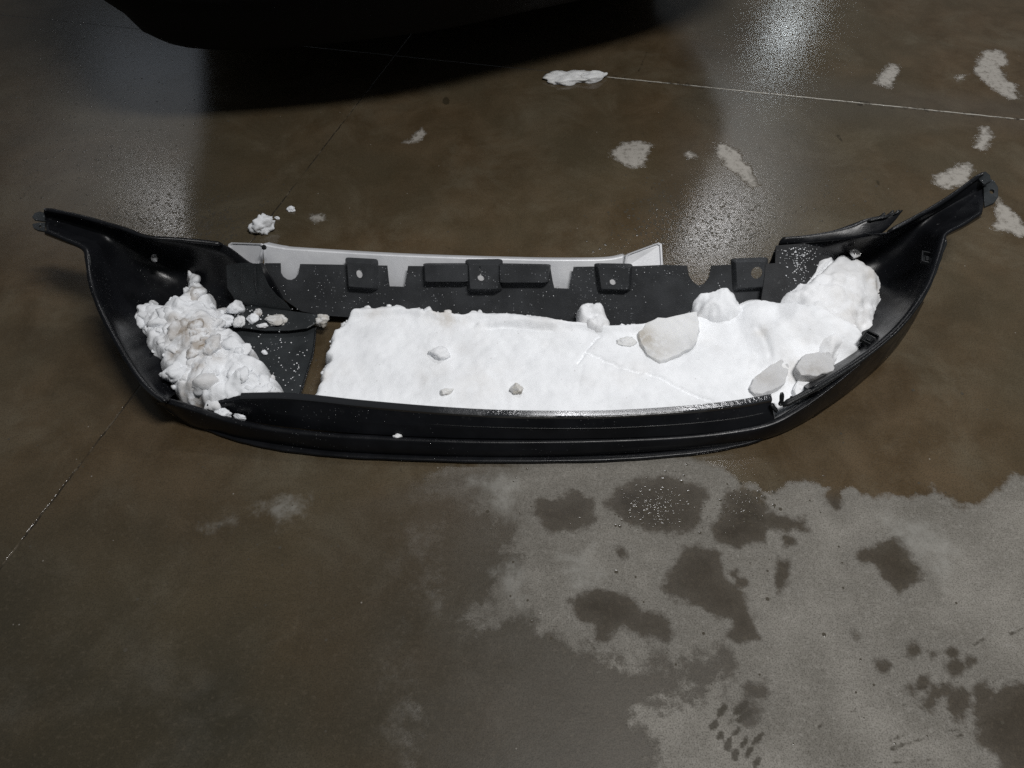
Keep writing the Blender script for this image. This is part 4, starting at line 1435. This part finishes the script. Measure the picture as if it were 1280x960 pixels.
def ice_chunk(label, pts, z, thick, mat, seed, tilt=(0, 0), dirt=(), group=None):
    """a broken plate of ice: faceted sides, rough top"""
    P = np.array([W(x, y, z)[:2] for x, y in pts])
    g = np.random.default_rng(seed)
    Q = []
    for a, b in zip(P, np.roll(P, -1, 0)):          # broken, not sawn: a jagged outline
        for t in (0, .33, .66):
            Q.append(a + (b - a) * t + g.normal(0, .0011, 2) * (t > 0))
    P = np.array(Q)
    c = P.mean(0)
    bm = bmesh.new()
    N = len(P)
    loops = []
    for s, zz in ((1.02, -.012), (1.03, thick * .3), (1.0, thick * .85), (.975, thick)):
        lp = []
        for k in range(N):
            q = c + (P[k] - c) * s + g.normal(0, .0008, 2)
            lp.append(bm.verts.new((q[0], q[1], z + zz + tilt[0] * (q[0] - c[0]) + tilt[1] * (q[1] - c[1]) + g.normal(0, .0007))))
        loops.append(lp)
    for A, B in zip(loops, loops[1:]):
        for k in range(N):
            bm.faces.new((A[k], A[(k + 1) % N], B[(k + 1) % N], B[k]))
    bm.faces.new(loops[-1])
    bm.faces.new(loops[0][::-1])
    bmesh.ops.triangulate(bm, faces=[f for f in bm.faces if len(f.verts) > 4])
    bmesh.ops.subdivide_edges(bm, edges=bm.edges[:], cuts=2, use_grid_fill=True)
    bmesh.ops.recalc_face_normals(bm, faces=bm.faces)
    co = np.array([v.co[:] for v in bm.verts])
    d = .0022 * fbm(co, 60, 4, seed)
    for v, dd in zip(bm.verts, d):
        v.co.z += dd
        v.co.x += dd * .5
    V = np.array([v.co[:] for v in bm.verts])
    F = [[v.index for v in f.verts] for f in bm.faces]
    bm.free()
    D = np.zeros(len(V))
    for x, y, r, a in dirt:
        q = W(x, y, z + thick)
        D = np.maximum(D, a * np.exp(-((V[:, 0] - q[0]) ** 2 + (V[:, 1] - q[1]) ** 2) / (r * .0014) ** 2))
    o = mesh_obj('ice_chunk', V, F, mat, None, True, {'dirt': D})
    o.data.set_sharp_from_angle(angle=math.radians(28))
    return tag(o, label, 'ice', group)


ice_chunk('thick ice block with brown specks at one corner lying on the slab', [(797, 420), (812, 408), (840, 404), (868, 399), (872, 418), (866, 436), (848, 448), (824, 455), (808, 446), (800, 434)], .056, .015, M['ice'], 61, (.05, .12), [(808, 420, 15, .9), (820, 430, 22, .4)])
ice_chunk('grey ice plate on the right end of the slab, nearest the broken rim', [(936, 486), (943, 474), (957, 464), (974, 454), (981, 451), (985, 464), (980, 480), (964, 490), (946, 494)], .062, .007, M['greyice'], 62, (.0, .10), [(955, 470, 16, .3)])
ice_chunk('grey wedge of ice against the right wall of the bumper cover', [(994, 462), (1000, 451), (1018, 446), (1034, 445), (1041, 458), (1040, 467), (1020, 472), (1000, 471)], .080, .010, M['greyice'], 63, (.0, .12), [(1015, 465, 22, .4)])
ice_chunk('pale ice plate buried in the slab edge between the two grey plates', [(990, 490), (998, 474), (1022, 474), (1030, 478), (1008, 492), (992, 498)], .058, .010, M['mound'], 64)


def snow_dust():
    g = np.random.default_rng(9)
    bm = bmesh.new()
    bmesh.ops.create_icosphere(bm, subdivisions=1, radius=1.0)
    sph = np.array([v.co[:] for v in bm.verts])
    sf = [[v.index for v in f.verts] for f in bm.faces]
    bm.free()
    V, F, k0 = [], [], 0

    def add(c, r):
        nonlocal k0
        q = sph * (1 + g.normal(0, .22, (len(sph), 1))) * r * np.array([1, 1, .7])
        V.append(q + c)
        F.extend([[a + k0 for a in f] for f in sf])
        k0 += len(sph)
    for _ in range(70):
        px, py = g.uniform(315, 388), g.uniform(418, 498)
        if px < 345 + (430 - py) * .2 and py > 440 or px > 392 - (py - 410) * .22: continue
        add(fp.px(px, py, .001), g.uniform(.0006, .0017))
    for _ in range(60):                              # around the lumps on the ledge
        add(lp_.px(g.normal(310, 25), g.normal(398, 6), .001), g.uniform(.0006, .0022))
    for _ in range(150):                             # frost kicked up on the right side flange
        add(rb.px(g.normal(998, 10), 309 + abs(g.normal(0, 24)), .001), g.uniform(.0005, .0016))
    for _ in range(120):
        add(FP.px(g.uniform(340, 945), g.uniform(340, 392), .0005), g.uniform(.0004, .0011))
    V = np.vstack(V)
    o = mesh_obj('snow_dust', V, F, M['heap'], None, True, {'dirt': np.full(len(V), .15)})
    tag(o, 'fine snow grains scattered over the black plastic', 'snow', kind='stuff')


snow_dust()


# ------------------------------------------------------------------ beads of water on the floor
def droplets():
    zones = [(225, 280, 70, 34, 1700), (880, 285, 80, 44, 2600), (975, 45, 80, 42, 800), (60, 90, 110, 80, 500), (150, 190, 120, 70, 700), (1000, 250, 90, 60, 160), (820, 635, 40, 24, 260), (930, 630, 30, 20, 120), (640, 560, 560, 330, 260)]
    V, F = [], []
    g = np.random.default_rng(77)
    for cx, cy, sx, sy, n in zones:
        for _ in range(n):
            px, py = cx + g.normal(0, sx * .6), cy + g.normal(0, sy * .6)
            if not (-20 < px < 1300 and -20 < py < 980): continue
            c = W(px, py, 0)
            r = min(0.0010 + g.exponential(.0008), .0034)
            hgt = r * g.uniform(.025, .13)
            k0 = len(V)
            V.append((c[0], c[1], hgt))
            for ring, zz in ((.6, .72), (1.0, 0.0)):
                for k in range(7):
                    t = 2 * math.pi * k / 7
                    V.append((c[0] + r * ring * math.cos(t), c[1] + r * ring * math.sin(t), hgt * zz + .0002))
            for k in range(7):
                F.append((k0, k0 + 1 + k, k0 + 1 + (k + 1) % 7))
                F.append((k0 + 1 + k, k0 + 8 + k, k0 + 8 + (k + 1) % 7, k0 + 1 + (k + 1) % 7))
    m, nt, b = new_mat('water_bead')
    q = NT(nt)
    q.put(b.inputs['Base Color'], q.mix(q.noise(q.pos(), 8, 2), (0.05, 0.042, 0.03), (0.075, 0.068, 0.055)))
    b.inputs['Roughness'].default_value = 0.06
    b.inputs['IOR'].default_value = 1.45
    o = mesh_obj('water_droplets', V, F, m, None, True)
    tag(o, 'beads of water scattered over the wet concrete', 'water', kind='stuff')


droplets()
